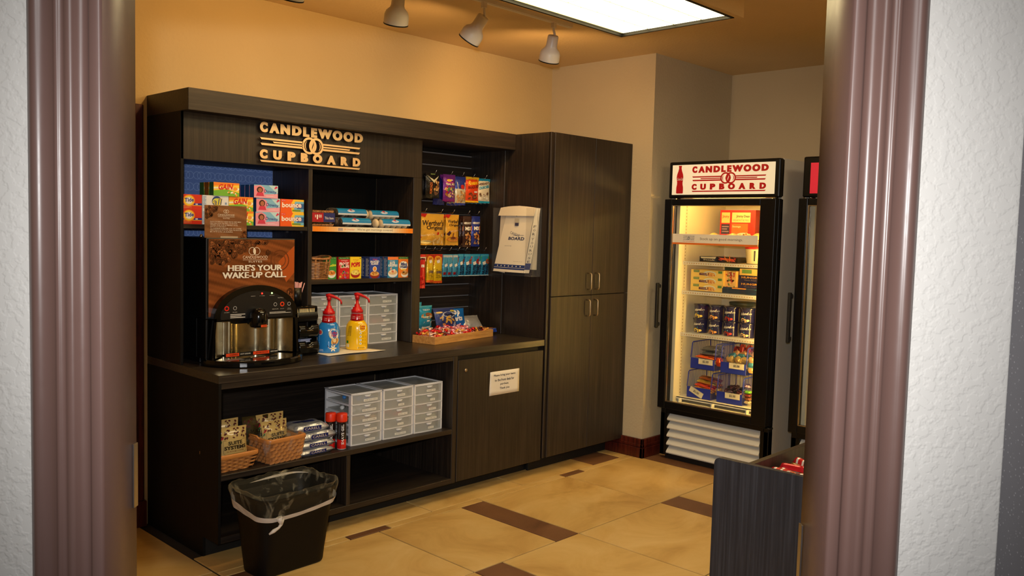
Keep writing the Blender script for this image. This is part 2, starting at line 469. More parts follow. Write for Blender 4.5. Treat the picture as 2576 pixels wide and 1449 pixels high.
# ================================================================== THE ROOM
floor = struct('floor', B(0.4, -6.6, -.12, 8.0, .4, -.006), 'grout')
TAN, BRN = 'tile_tan', 'tile_brown'
tiles = []
G = .008
def tile(x0, y0, x1, y1, mt=TAN): tiles.append((x0+G/2, min(y0, y1)+G/2, x1-G/2, max(y0, y1)-G/2, mt))
xs0 = [3.035, 3.815]
for (ya, yb, odd) in ((-1.667, -.925, 0), (-2.45, -1.667, 1), (-3.23, -2.45, 0), (-4.01, -3.23, 1)):
    if odd:
        cuts = [(2.92, 3.815, TAN), (3.815, 4.002, BRN), (4.002, 4.60, TAN), (4.60, 5.385, TAN), (5.385, 5.585, BRN), (5.585, 6.17, TAN), (6.17, 7.2, TAN)]
    else:
        cuts = [(2.92, 3.035, BRN), (3.035, 3.815, TAN), (3.815, 4.415, TAN), (4.415, 4.60, BRN), (4.60, 5.38, TAN), (5.38, 6.165, TAN), (6.165, 6.36, BRN), (6.36, 7.2, TAN)]
    for a, b_, mt_ in cuts: tile(a, ya, b_, yb, mt_)
for a, b_, mt_ in [(2.92, 3.635, TAN), (3.635, 3.90, BRN), (3.90, 4.60, TAN), (4.60, 5.37, TAN), (5.37, 5.575, BRN), (5.575, 6.165, TAN)]: tile(a, -.925, b_, -.865, mt_)
for a, b_, mt_ in [(2.92, 3.48, TAN), (3.48, 4.243, TAN), (4.243, 5.012, TAN), (5.012, 5.745, TAN), (5.745, 6.05, BRN), (6.05, 6.165, TAN)]: tile(a, -.865, b_, -.62, mt_)
for ya, yb in ((-.84, 0), (-1.62, -.84), (-2.4, -1.62), (-3.2, -2.4)):
    tile(2.14, ya, 2.916, yb)
    if ya > -2.0: tile(1.36, ya, 2.136, yb)
tcache = {}
for (x0, y0, x1, y1, mt_) in tiles:
    q = MB(); hx, hy = (x1-x0)/2, (y1-y0)/2
    key = (round(hx, 4), round(hy, 4), mt_)
    if key not in tcache:
        e = .0015
        q.mesh([(-hx, -hy, -.008), (hx, -hy, -.008), (hx, hy, -.008), (-hx, hy, -.008), (-hx, -hy, -.0015), (hx, -hy, -.0015), (hx, hy, -.0015), (-hx, hy, -.0015),
                (-hx+e, -hy+e, 0), (hx-e, -hy+e, 0), (hx-e, hy-e, 0), (-hx+e, hy-e, 0)],
               [(0, 1, 5, 4), (1, 2, 6, 5), (2, 3, 7, 6), (3, 0, 4, 7), (4, 5, 9, 8), (5, 6, 10, 9), (6, 7, 11, 10), (7, 4, 8, 11), (8, 9, 10, 11)])
        tcache[key] = q.data('tile', mt_)
    o = child('tile', tcache[key], floor, ((x0+x1)/2, (y0+y1)/2, 0))

struct('wall_back', B(1.2, 0, 0, XE+.1, .12, ZCE), 'wall_tan')
struct('wall_right', B(XE, 0, 0, 7.35, -.974, ZCE), 'wall_grey_tan')
struct('wall_alcove', B(7.2365, -.974, 0, 7.36, -4.75, ZCE), 'wall_grey_tan')
struct('wall_left', B(1.08, .12, 0, 1.2, -2.95, ZCE), 'wall_tan')
struct('wall_far_right', B(2.98, -4.63, 0, 7.36, -4.75, ZCE), 'wall_tan')
struct('ceiling', B(1.0, -6.4, ZCE, 7.4, .2, ZCE+.1), 'ceiling_tan')

# doorway wall, set across the corner, seen square on from the corridor
D0 = 1.474
def dpt(s_, d, z=0.0): return CAM*1.0 + Rh*s_ + Fh*d - Vector((0, 0, CAM.z)) + Vector((0, 0, z))
def dslab(s0, s1, d0, d1, z0, z1):
    q = MB(); c_ = [dpt(s0, d0), dpt(s1, d0), dpt(s1, d1), dpt(s0, d1)]
    p = [(v.x, v.y, z) for z in (z0, z1) for v in c_]
    q.mesh(p, [(0, 3, 2, 1), (4, 5, 6, 7), (0, 1, 5, 4), (1, 2, 6, 5), (2, 3, 7, 6), (3, 0, 4, 7)])
    return q
wf = dslab(-2.2, -.70, D0, 1.58, 0, ZCE); q2 = dslab(.562, 2.3, D0, 1.58, 0, ZCE); q3 = dslab(-.70, .562, D0, 1.58, 2.2, ZCE)
for q_ in (q2, q3): wf.mesh(q_.v, q_.f)
struct('wall_front', wf, 'wall_white')
struct('wall_corridor', dslab(.862, .98, -.4, D0-.003, 0, ZCE), 'wall_speckled')

# mauve steel frame: one moulded profile run up both sides and over the head
prof = [(0, .000), (0, .006), (.006, .012), (.012, .0165), (.018, .0175), (.023, .015), (.027, .0125), (.046, .0125), (.050, .0165), (.054, .0185), (.058, .017),
        (.062, .0125), (.068, .0165), (.073, .0195), (.079, .0195), (.083, .0165), (.087, .010), (.094, .0055), (.103, .0065), (.108, .012), (.1115, .021), (.115, .0235), (.129, .0235), (.132, .022), (.134, .018)]
def frame_side(name, s_in, sign, label):
    q = MB(); z0, z1 = 0.0, 2.21
    pr = [(a_, b_) for a_, b_ in prof] + [(.134, -.106), (.128, -.112), (.10, -.112)]
    pts = [(s_in - sign*(.134-a_), D0-b_) for a_, b_ in pr]
    n_ = len(pts)
    zs = [z0, .7, 1.4, z1]
    q.grid(lambda u, v: dpt(*pts[round(u*(n_-1))], z=z0+(z1-z0)*v), n_-1, 3)
    o = struct(name, q, 'mauve_metal')
    return o
sol = frame_side('trim_1', -.695, 1, '')
sor = frame_side('trim_2', .555, -1, '')
q = MB()
pr = prof + [(.134, -.106)]
q.grid(lambda u, v: dpt(-.829+1.518*v, D0-pr[round(u*(len(pr)-1))][1], 2.08+.134-pr[round(u*(len(pr)-1))][0]), len(pr)-1, 2)
struct('trim_3', q, 'mauve_metal')
# latch plates on the reveals
for par, s_, z0, z1 in ((sol, -.693, 1.10, 1.22), (sor, .552, .98, 1.10)):
    q = dslab(s_-.0015, s_+.0015, 1.562, 1.578, z0, z1)
    q.build('latch_plate', 'steel', par)
# dark door casing in the back wall, left of the fitted unit
q = MB()
for a_, b_, c_ in ((2.80, 2.945, .014), (2.845, 2.938, .022), (2.875, 2.90, .028)): q.box(a_, -c_, .14, b_, 0, 2.235)
q.box(2.795, -.034, 0, 2.95, 0, .14)
struct('trim_4', q, 'mahogany', bevel=.003)
# baseboards
q = MB()
q.box(XE-.018, -.992, 0, XE, -.645, .138); q.box(XE-.026, -1.0, 0, XE, -.645, .075); q.box(XE-.022, -.996, .078, XE, -.645, .10)
struct('baseboard_right', q, 'mahogany', bevel=.003)
q = MB(); q.box(XE-.018, -.992, 0, 7.2365, -.974, .138); q.box(XE-.026, -1.0, 0, 7.2365, -.974, .075); q.box(XE-.022, -.996, .078, 7.2365, -.974, .10)
struct('baseboard_alcove', q, 'mahogany', bevel=.003)

# ================================================================== CEILING LIGHT
zb = 2.77
LX0, LX1, LY0, LY1 = 3.3, 5.085, -2.20, -1.475
t = thing('ceiling_light_box', 'large dropped ceiling light box with glowing white square lenses and black rim', 'ceiling light', ((LX0+LX1)/2, (LY0+LY1)/2, ZCE))
cx, cy = (LX0+LX1)/2, (LY0+LY1)/2; hx, hy = (LX1-LX0)/2, (LY1-LY0)/2; dz = zb-ZCE
q = MB()
for (a, b_, c_, d_) in ((-hx-.035, -hy-.035, hx+.035, -hy), (-hx-.035, hy, hx+.035, hy+.035), (-hx-.035, -hy, -hx, hy), (hx, -hy, hx+.035, hy)): q.box(a, b_, dz, c_, d_, 0)
tag(q.build('housing', 'ceiling_tan', t), 'tan painted plaster housing')
q = MB()
for (a, b_, c_, d_) in ((-hx, -hy, hx, -hy+.014), (-hx, hy-.014, hx, hy), (-hx, -hy, -hx+.014, hy), (hx-.014, -hy, hx, hy)): q.box(a, b_, dz-.004, c_, d_, dz+.02)
tag(q.build('rim', 'black_matte', t), 'thin black rim')
B(-hx+.01, -hy+.01, dz+.0135, hx-.01, hy-.01, dz+.02).build('backing', 'lens_gap', t)
pw, pd = .235, .172
me = B(-pw/2+.006, -pd/2+.006, -.0006, pw/2-.006, pd/2-.006, .0006).data('lens_panel', 'lens_glow')
yy = -hy+.014; row = 0
while yy < hy-.03:
    off = (row % 2)*pw/2; xx = hx-.014-off
    if off:
        h_ = off/2; m2 = B(-h_+.006, -pd/2+.006, -.0006, h_-.006, pd/2-.006, .0006).data('lens_panel', 'lens_glow')
        child('lens_panel', m2, t, (hx-.014-h_, yy+pd/2, dz+.012))
    while xx-pw > -hx:
        child('lens_panel', me, t, (xx-pw/2, yy+pd/2, dz+.012)); xx -= pw
    yy += pd; row += 1

# ================================================================== TRACK LIGHTS
def track_head(label, base, d, power, throw):
    t = thing('track_spotlight', label, 'spotlight', base, 0, 'white track spotlights under the ceiling')
    d = Vector(d).normalized()
    top = Vector((0, 0, -.075)) - d*.0
    q = MB(); q.lathe([(.0, 0), (.029, 0), (.033, .006), (.034, .062), (.038, .075), (.055, .092), (.0625, .11), (.0635, .145), (.062, .155)], 28, top, axis=d, cap=False)
    tag(q.build('housing', 'lamp_white', t), 'white flared housing')
    q = MB(); q.lathe([(.060, .154), (.064, .154), (.064, .160), (.060, .160)], 28, top, axis=d, cap=False); q.build('front_ring', 'black_plastic', t)
    q = MB(); q.lathe([(.0, .125), (.055, .135), (.059, .15)], 24, top, axis=d, cap=False)
    q.build('bulb', 'bulb_glow', t)
    q = MB(); q.tube([(0, 0, 0), (0, 0, -.04), top+d*.03+Vector((.036, 0, 0))], .007); q.box(-.012, -.012, -.03, .012, .012, 0)
    q.build('stem', 'lamp_white', t)
    L = lamp('spot_bulb', 'SPOT', top + d*.17, power, SPOT_COL, t, spot_size=math.radians(168), spot_blend=0.6, shadow_soft_size=0.04)
    aim(L, throw)
plain('bulb_glow', (255, 230, 180), 0.4, emit=(255, 200, 120), es=3.0)
YTr = -1.035
q = MB(); q.box(-1.1, -.018, -.022, 1.1, .018, 0); q.box(-1.1, -.008, -.024, 1.1, .008, -.022)
o = q.build('lighting_track', 'lamp_white', None, (4.05, YTr, ZCE)); tag(o, 'white track rail on the ceiling that carries the spotlights', 'track')
track_head('white track spotlight nearest the far corner, pointing almost straight down', (4.99, YTr, ZCE-.022), (.20, .40, -1), 20.0, (.75, .55, -.30))
track_head('middle white track spotlight, tilted to the left', (4.40, YTr, ZCE-.022), (-.18, .77, -1), 6.0, (.1, 1, -.35))
track_head('white track spotlight cut by the top of the picture above the sign', (3.80, YTr, ZCE-.022), (.2, .4, -1), 8.0, (0, 1, -.35))
# two more heads of the same track, out of frame to the left, that light the wall there
for x_ in (3.2,):
    track_head('white track spotlight out of frame at the left end of the track', (x_, YTr, ZCE-.022), (.1, .45, -1), 16.0, (.1, 1, -.32))

# ================================================================== THE FITTED UNIT
V_, H_, S_ = 'laminate_vertical', 'laminate_horizontal', 'laminate_side'
unit = thing('wall_hutch', 'dark laminate upper unit with deep header, open shelves and a slatted bay', 'shelf unit', (XL, 0, ZC))
base = thing('base_cabinet', 'dark laminate base unit with open shelves and one locked door', 'cabinet', (XL, 0, 0))
sw = None
def part(name, x0, y0, z0, x1, y1, z1, mt_, parent=unit, bevel=.0015, lab=None):
    zo = ZC if (parent is unit or parent is sw) else 0.0
    o = B(x0-XL, y0, z0-zo, x1-XL, y1, z1-zo).build(name, mt_, parent, bevel=bevel)
    if lab: tag(o, lab)
    return o
ZT, ZHb = 2.2853, 2.178
part('header', XL, YH, ZHb, XT-.001, 0, ZT, H_, lab='deep header board with horizontal grain')
part('fascia', XL+.001, YB, 1.944, 4.523, YB+.018, ZHb, V_)
part('side_panel', XL, YB, ZC+.001, XL+.016, 0, ZHb, S_)
part('divider', 3.702, YB, ZC+.001, 3.728, -.01, 1.944, V_)
part('divider', 4.456, YB, ZC+.001, 4.523, -.01, 1.944, V_)
part('side_panel', XT-.018, YB, ZC+.001, XT-.001, -.01, ZHb, V_)
part('back_panel', XL+.016, -.012, ZC+.001, 3.702, 0, 1.944, 'ring_wallpaper', lab='blue wallpaper back with rows of linked rings')
part('back_panel', 3.728, -.012, ZC+.001, 4.456, 0, 1.944, S_)
part('shelf', XL+.016, YB+.004, 1.60, 3.702, -.012, 1.6225, H_)
part('shelf', 3.728, YB+.004, 1.60, 4.456, -.012, 1.6225, H_)
part('shelf', 3.728, YB+.004, 1.299, 4.456, -.012, 1.3225, H_)
part('bay_top', 3.728, YB+.018, 1.944, 4.523, -.01, 1.96, S_)
part('bay_top', XL+.016, YB+.018, 1.944, 3.728, -.0, 1.96, S_)
# shelf pins
for x_, z_ in ((3.69, 1.592), (3.60, 1.592), (4.44, 1.592), (4.36, 1.291)):
    q = MB(); q.tube([(x_-XL, YB+.05, z_+.006-ZC), (x_-XL, YB+.05, z_-.006-ZC)], .007); q.build('shelf_pin', 'clear_acrylic', unit)
# slatwall bay
sw = part('slatwall_backing', 4.523, -.030, ZC+.001, XT-.018, 0, ZHb, 'black_matte')
me = B(-.3695, -.03, -.0355, .3695, 0, .0355).data('slat', H_)
mi_ = B(-.3695, -.034, -.0035, .3695, -.028, .0035).data('slat_insert', 'slat_insert')
k = 0
z_ = ZC+.005
zz = [2.147-.0822*i for i in range(15)]
for i, zg in enumerate(zz):
    child('slat_insert', mi_, sw, ((4.523+XT-.018)/2-XL, -.02, zg-ZC))
    zc_ = zg-.0411
    if zc_-.036 > ZC: child('slat', me, sw, ((4.523+XT-.018)/2-XL, -.03, zc_-ZC))
# base
o = B(0, YC, 0, XT-.001-XL, 0, ZC-.87355).build('countertop', 'laminate_top', None, (XL, 0, .87355), bevel=.0015); tag(o, 'long dark laminate countertop carrying the coffee machine, bottles and snack tray', 'countertop')
q = MB(); q.frame((0, 0, 0), Y, Z, X)
q.slab([(0, .0), (-.63, 0), (-.63, .10), (YC+.001, .10), (YC+.001, .8735), (0, .8735)], 0, .014)
q.build('side_panel', S_, base, bevel=.001)
part('divider', 4.462, YC+.001, .10, 4.497, -.02, .8735, V_, base)
part('top_rail', XL+.014, YC+.002, .846, 4.462, YC+.02, .8735, H_, base)
part('shelf', XL+.014, YC+.001, .404, 4.462, -.02, .432, H_, base)
part('divider', 3.702, YC+.003, .13, 3.728, -.02, .404, V_, base)
part('bottom_board', XL+.014, YC+.001, .10, 4.462, -.02, .130, H_, base)
part('back_panel', XL+.014, -.02, .10, 4.462, -.001, .8735, H_, base)
part('carcass', 4.497, YC+.03, .10, XT-.001, -.02, .8735, 'black_matte', base)
part('toe_kick', XL+.014, -.630, 0, XT-.001, -.612, .10, 'toe_black', base)
q = MB(); q.lathe([(.0, 0), (.012, 0), (.012, .004), (0, .004)], 16, (3.33-XL, -.0201, .74), axis=(0, -1, 0)); q.build('cable_hole', 'black_matte', base)
door = part('door', 4.503, YC, .103, 5.268, YC+.019, .845, V_, base)
q = MB(); q.lathe([(0, 0), (.0105, 0), (.0105, .004), (.007, .006), (0, .006)], 20, (4.563-XL, YC, .781), axis=(0, -1, 0)); q.box(4.5615-XL, YC-.0075, .776, 4.5645-XL, YC-.0055, .786)
tag(q.build('lock', 'brushed_nickel', door), 'round nickel lock')

# tall cupboard
tc_ = thing('tall_cabinet', 'tall dark laminate cupboard with four doors and bow handles in the corner', 'cabinet', (XT, 0, 0))
def tpart(name, x0, y0, z0, x1, y1, z1, mt_, parent=tc_, **kw):
    return B(x0-XT, y0, z0, x1-XT, y1, z1).build(name, mt_, parent, bevel=.0015)
tpart('side_panel', XT, YT+.022, .112, XT+.018, -.001, ZT-.001, V_)
tpart('carcass', XT+.018, YT+.03, .112, XE-.001, -.001, ZT-.004, 'black_matte')
tpart('stile', XT+.0, YT+.012, .112, XT+.024, YT+.03, ZT-.001, V_)
tpart('toe_kick', XT+.002, -.66, 0, XE-.001, -.64, .112, 'toe_black')
XM = 5.738
for (a, b_, z0, z1, hx_) in ((XT+.028, XM-.0015, 1.2005, ZT-.002, XM-.045), (XM+.0015, XE-.003, 1.2005, ZT-.002, XM+.042), (XT+.028, XM-.0015, .116, 1.1965, XM-.05), (XM+.0015, XE-.003, .116, 1.1965, XM+.036)):
    d = tpart('door', a, YT, z0, b_, YT+.02, z1, V_)
    zc_, zd = (1.237, 1.350) if z0 > 1 else (1.053, 1.165)
    q = MB(); hx2 = hx_-XT
    pts = [(hx2, YT, zc_), (hx2, YT-.022, zc_), (hx2, YT-.030, zc_+.004), (hx2, YT-.033, zc_+.012), (hx2, YT-.033, zd-.012), (hx2, YT-.030, zd-.004), (hx2, YT-.022, zd), (hx2, YT, zd)]
    q.tube(pts, .0042, 10); tag(q.build('handle', 'brushed_nickel', d), 'brushed nickel bow handle')

# wooden-unit sign: raised metallic letters
LX, LZ, LW, LH = 3.388, 1.961, .666, .212
def logo(q, w_, h_, n, depth, col, side=None, bars=True):
    """the two-line store logo with linked rings; drawn in a 0..1 box"""
    U = lambda a: a*w_
    Vv = lambda b_: b_*h_
    def T(ch, a, b_, c_, d_):
        e_ = .006
        q.text(ch, U(a), Vv(c_), U(b_-e_), Vv(d_), col, n, bold=.066, depth=depth, side=side, res=4)
        q.text(ch, U(a+e_), Vv(c_+.001), U(b_), Vv(d_-.001), col, n+(0 if depth else .0002), bold=.066, depth=depth-(.0003 if depth else 0), side=side, res=4)
    for ch, a, b_, lo in (('C', 0, .070, 0), ('A', .083, .177, 0), ('N', .183, .273, 0), ('D', .289, .380, 0), ('L', .393, .455, 0), ('E', .470, .530, 0), ('W', .535, .680, 0), ('O', .682, .783, 0), ('O', .792, .895, 0), ('D', .908, .998, 0)):
        T(ch, a, b_, .735 if ch != 'O' else .727, .985 if ch not in 'OC' else .992)
    for ch, a, b_ in (('C', 0, .070), ('U', .119, .198), ('P', .250, .325), ('B', .374, .446), ('O', .490, .583), ('A', .627, .719), ('R', .768, .846), ('D', .893, .974)):
        T(ch, a, b_, .080, .312)
    def bar(x0, x1, y0, y1, s0=.010, s1=.010):
        q.slab([(U(x0+s0), Vv(y0)), (U(x1-s1), Vv(y0)), (U(x1), Vv(y1)), (U(x0), Vv(y1))], n, n+depth, col, side) if depth else q.poly([(U(x0+s0), Vv(y0)), (U(x1-s1), Vv(y0)), (U(x1), Vv(y1)), (U(x0), Vv(y1))], col, n)
    bar(.002, .395, .555, .602, .012, 0); bar(.587, .972, .555, .602, 0, .012)
    bar(.115, .392, .490, .528, .010, 0); bar(.590, .865, .490, .528, 0, .010)
    bar(.006, .395, .415, .468, .012, 0); bar(.587, .968, .415, .468, 0, .012)
    bar(.002, .972, .000, .045, .012, .012)
    # two linked rings, inner crescents and the flame slit
    R1, R0 = .219*h_, .160*h_
    for cxx in (.455, .523):
        k = 40
        for i in range(k):
            a0, a1 = 2*math.pi*i/k, 2*math.pi*(i+1)/k
            pp = [(U(cxx)+R0*math.cos(a0), Vv(.512)+R0*math.sin(a0)), (U(cxx)+R1*math.cos(a0), Vv(.512)+R1*math.sin(a0)), (U(cxx)+R1*math.cos(a1), Vv(.512)+R1*math.sin(a1)), (U(cxx)+R0*math.cos(a1), Vv(.512)+R0*math.sin(a1))]
            if depth: q.slab(pp, n, n+depth-(.0004 if cxx > .5 else 0), col, side)
            else: q.poly(pp, col, n+(.0001 if cxx > .5 else 0))
    # lens between the rings, split by an S-shaped slit
    def lens(sign):
        pts = []
        for i in range(13):
            v = -1+2*i/12; hw = .036*w_*(1-v*v)
            pts.append((U(.489)+sign*hw, Vv(.512)+v*R0*.98))
        for i in range(12, -1, -1):
            v = -1+2*i/12; sl = .007*w_*math.sin(v*2.6); gap = .0045*w_*max(0, 1-(v/.62)**2)
            pts.append((U(.489)+sl+sign*gap, Vv(.512)+v*R0*.98))
        return pts
    for sg in (1, -1):
        pp = lens(sg)
        for i in range(12):
            quad = [pp[i], pp[i+1], pp[24-i], pp[25-i]]
            if depth: q.slab(quad, n, n+depth-.0008, col, side)
            else: q.poly(quad, col, n+.0002)
    # crescents
    for sg, cxx in ((-1, .455), (1, .523)):
        for i in range(10):
            t0, t1 = -1.05+2.1*i/10, -1.05+2.1*(i+1)/10
            def cp(t_, inner):
                rr = R0*.86 - (.03*h_*math.cos(t_*1.45) if inner else 0)
                return (U(cxx)+sg*rr*math.cos(t_), Vv(.512)+rr*math.sin(t_))
            quad = [cp(t0, True), cp(t0, False), cp(t1, False), cp(t1, True)]
            if depth: q.slab(quad, n, n+depth-.0008, col, side)
            else: q.poly(quad, col, n)
t = thing('wall_sign', 'raised metallic lettering sign reading CANDLEWOOD CUPBOARD with linked rings on the fascia', 'sign', (LX, YB, LZ))
q = MB(); q.frame((0, 0, 0), X, Z, -Y)
logo(q, LW, LH, .009, .011, WHITE, side=1)
tag(q.build('lettering', ['letter_brass', 'letter_side'], t), 'brushed gold letters and rings')
q = MB()
for a, b_ in ((.02, .20), (.13, .20), (.25, .2), (.40, .2), (.55, .2), (.64, .2), (.02, .11), (.2, .11), (.5, .11), (.62, .11), (.02, .04), (.15, .04), (.35, .04), (.5, .04), (.6, .04)):
    q.tube([(a, 0, b_-.003), (a, -.011, b_-.003)], .0025, 6)
tag(q.build('standoff', 'letter_side', t), kind='stuff')

exec_later = []
# ------------------------------------------------------------------ print helpers
class Pen:
    """draws on the current frame of a mesh in 0..1 units; every stroke lies on the last"""
    def __init__(s, q, w, h, u0=0.0, v0=0.0, n=0.0005, step=.00012):
        s.q, s.w, s.h, s.u0, s.v0, s.n, s.st = q, w, h, u0, v0, n, step
    def up(s): s.n += s.st; return s.n
    def r(s, a, b, c, d, col, nu=1, nv=1):
        s.q.rect(s.u0+a*s.w, s.v0+b*s.h, s.u0+c*s.w, s.v0+d*s.h, col, s.up(), nu, nv); return s
    def e(s, a, b, ra, rb, col, rot=0.0, k=16):
        s.q.ell(s.u0+a*s.w, s.v0+b*s.h, ra*s.w, rb*s.h, col, s.up(), k, rot); return s
    def o(s, a, b, r0, r1, col):
        s.q.ring(s.u0+a*s.w, s.v0+b*s.h, r0*s.w, r1*s.w, col, s.up(), 20); return s
    def p(s, pts, col):
        s.q.poly([(s.u0+a*s.w, s.v0+b*s.h) for a, b in pts], col, s.up()); return s
    def t(s, tx, a, b, c, d, col, bold=.02, slant=0.0, rot90=False, res=2, sh=0.0):
        s.q.text(tx, s.u0+a*s.w, s.v0+b*s.h, s.u0+c*s.w, s.v0+d*s.h, col, s.up(), bold=bold, slant=slant, rot90=rot90, res=res, shear=sh*s.h); return s
    def lines(s, a, b, c, d, k, col, fill=.45):
        for i in range(k):
            y0 = b+(d-b)*(i+.5-fill/2)/k; y1 = b+(d-b)*(i+.5+fill/2)/k
            s.q.rect(s.u0+a*s.w, s.v0+y0*s.h, s.u0+(c-(.25*(c-a) if i % 3 == 1 else .08*(c-a)*(i % 2)))*s.w, s.v0+y1*s.h, col, s.n+s.st)
        s.up(); return s
    def specks(s, a, b, c, d, k, cols, ra=.03, rb=.03, seed=1):
        rr = random.Random(seed)
        for i in range(k):
            s.q.ell(s.u0+rr.uniform(a, c)*s.w, s.v0+rr.uniform(b, d)*s.h, ra*s.w*rr.uniform(.6, 1.2), rb*s.h*rr.uniform(.6, 1.2), rr.choice(cols), s.n+s.st*(1+.4*(i % 3)), 7, rr.uniform(0, 3))
        s.n += s.st*2; return s

def carton(name, label, cat, loc, w_, d_, h_, front, side, draw, group=None, rz=0.0, mt='print_card', sidedraw=None, bevel=0.0):
    q = MB(); q.box(0, 0, 0, w_, d_, h_, side)
    q.frame((0, -.0002, 0), X, Z, -Y)
    pn = Pen(q, w_, h_); pn.r(0, 0, 1, 1, front)
    if draw: draw(pn)
    if sidedraw:
        q.frame((-.0002, d_, 0), -Y, Z, -X); sidedraw(Pen(q, d_, h_))
    o = q.build(name, mt, None, loc, rz)
    return tag(o, label, cat, group)

RED, ORG, YEL, BLU, NAVY, GRN = (214, 40, 26), (240, 110, 30), (250, 205, 40), (40, 70, 165), (24, 30, 90), (40, 140, 60)
def tide(p):
    p.r(0, .28, 1, .42, (40, 50, 150)); p.r(0, 0, 1, .26, (222, 52, 30)); p.r(.0, .24, 1, .28, (240, 190, 40))
    p.e(.36, .58, .30, .40, (246, 140, 20), k=22); p.e(.36, .58, .25, .34, (250, 215, 60), k=22); p.e(.36, .58, .17, .235, (240, 240, 240), k=20)
    p.t('Tide', .14, .47, .60, .74, (30, 50, 150), .03, sh=.05); p.r(.68, .31, .80, .39, (230, 230, 240)); p.lines(.05, .05, .5, .2, 3, (240, 150, 90))
def all_(p):
    p.r(0, 0, .16, 1, (210, 222, 236)); p.lines(.02, .1, .14, .92, 9, (110, 150, 200)); p.e(.55, .6, .19, .36, (30, 60, 130), k=20); p.e(.55, .56, .17, .26, (210, 220, 90), k=18)
    p.t('all', .38, .34, .72, .82, (250, 215, 40), .04, slant=.12); p.t('all', .39, .36, .71, .80, (40, 90, 150), .0, slant=.12); p.r(.86, .4, .93, .55, (130, 160, 200)); p.lines(.3, .05, .8, .2, 2, (150, 180, 215))
def gain(p):
    p.r(0, .48, 1, 1, (250, 214, 70)); p.p([(0, 1), (1, 1), (1, .86), (0, .72)], (244, 140, 40)); p.p([(0, 0), (1, 0), (1, .26), (.5, .5), (0, .38)], (120, 190, 60)); p.p([(0, .50), (.45, .6), (.9, .4), (1, .5), (1, .62), (.5, .7), (0, .62)], (246, 246, 220))
    p.t('GAIN', .16, .44, .72, .86, (214, 40, 26), .045, slant=.08, sh=.06); p.e(.84, .56, .09, .13, (245, 160, 50)); p.specks(.5, .08, .9, .3, 9, [(250, 245, 235), (240, 170, 40), (80, 140, 40)], .045, .07, 3)
def downy(p):
    p.p([(0, 0), (1, 0), (1, .36), (.45, .28), (0, .5)], (238, 168, 190)); p.p([(.0, .9), (.25, .98), (.42, .8), (.5, .5), (.36, .2), (0, .1)], (236, 150, 170))
    p.p([(1, 1), (.6, 1), (.95, .4), (1, .4)], (190, 226, 240)); p.e(.24, .62, .13, .24, (70, 36, 24)); p.e(.25, .60, .085, .17, (176, 110, 80)); p.p([(.08, .14), (.42, .14), (.36, .42), (.14, .42)], (214, 60, 90))
    p.t('Downy', .40, .36, .93, .66, (42, 70, 150), .01, slant=.05, sh=-.05); p.e(.93, .86, .05, .08, (214, 50, 90)); p.e(.88, .78, .03, .06, (214, 50, 90)); p.lines(.5, .08, .9, .2, 2, (250, 220, 230))
def bounce(p):
    p.p([(1, 0), (1, 1), (.55, 1), (.42, .6), (.5, 0)], (250, 200, 50)); p.p([(1, .1), (1, .85), (.62, .85), (.55, .5), (.6, .1)], (120, 190, 220)); p.p([(1, .3), (1, .7), (.7, .7), (.7, .3)], (60, 110, 170))
    p.t('bounce', .05, .36, .90, .78, (214, 30, 40), .06, sh=.04); p.t('bounce', .06, .38, .89, .76, (250, 248, 240), .03, sh=.04); p.r(.5, .12, .86, .24, (120, 150, 40)); p.r(.03, .84, .22, .96, (230, 50, 60)); p.t('40 ct', .05, .87, .2, .94, WHITE, 0)
DS = [('dryer_sheet_box', 'box')]
SZ = 1.6226
def dbox(label, x, z, w_, d_, h_, fr, si, dr, y=-.36, grp='laundry boxes on the upper left shelf', **k):
    return carton('laundry_box', label, 'box', (x, y, z), w_, d_, h_, fr, si, dr, grp, **k)
hb = .0745
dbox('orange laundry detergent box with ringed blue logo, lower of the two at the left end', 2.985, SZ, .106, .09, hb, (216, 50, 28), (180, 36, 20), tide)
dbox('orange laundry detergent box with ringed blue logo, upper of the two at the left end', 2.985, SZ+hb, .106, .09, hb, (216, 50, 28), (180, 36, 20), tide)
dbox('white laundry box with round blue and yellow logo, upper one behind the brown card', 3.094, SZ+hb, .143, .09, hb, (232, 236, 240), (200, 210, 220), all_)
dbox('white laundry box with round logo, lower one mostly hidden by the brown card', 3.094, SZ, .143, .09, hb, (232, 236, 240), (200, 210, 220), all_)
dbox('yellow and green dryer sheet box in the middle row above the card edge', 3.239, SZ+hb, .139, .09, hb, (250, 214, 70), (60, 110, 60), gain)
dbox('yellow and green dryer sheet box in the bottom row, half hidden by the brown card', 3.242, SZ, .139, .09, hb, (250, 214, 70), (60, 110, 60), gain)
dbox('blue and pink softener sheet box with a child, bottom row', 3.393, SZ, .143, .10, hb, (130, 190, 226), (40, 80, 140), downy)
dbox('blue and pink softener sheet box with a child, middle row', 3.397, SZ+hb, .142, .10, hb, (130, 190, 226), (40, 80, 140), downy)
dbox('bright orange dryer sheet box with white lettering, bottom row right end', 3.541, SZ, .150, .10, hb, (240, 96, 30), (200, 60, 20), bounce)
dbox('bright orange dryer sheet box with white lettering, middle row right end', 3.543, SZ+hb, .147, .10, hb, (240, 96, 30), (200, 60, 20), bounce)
for i in range(3):
    dbox(('yellow dryer sheet box on the top row, front of three' if i == 0 else 'yellow dryer sheet box on the top row, %s of three' % ['', 'middle', 'rearmost'][i]), 3.152, SZ+2*hb, .143, .046, hb*.93, (250, 214, 70), [(60, 110, 60), (150, 90, 30), (70, 120, 60)][i], gain, y=-.365+.052*i)
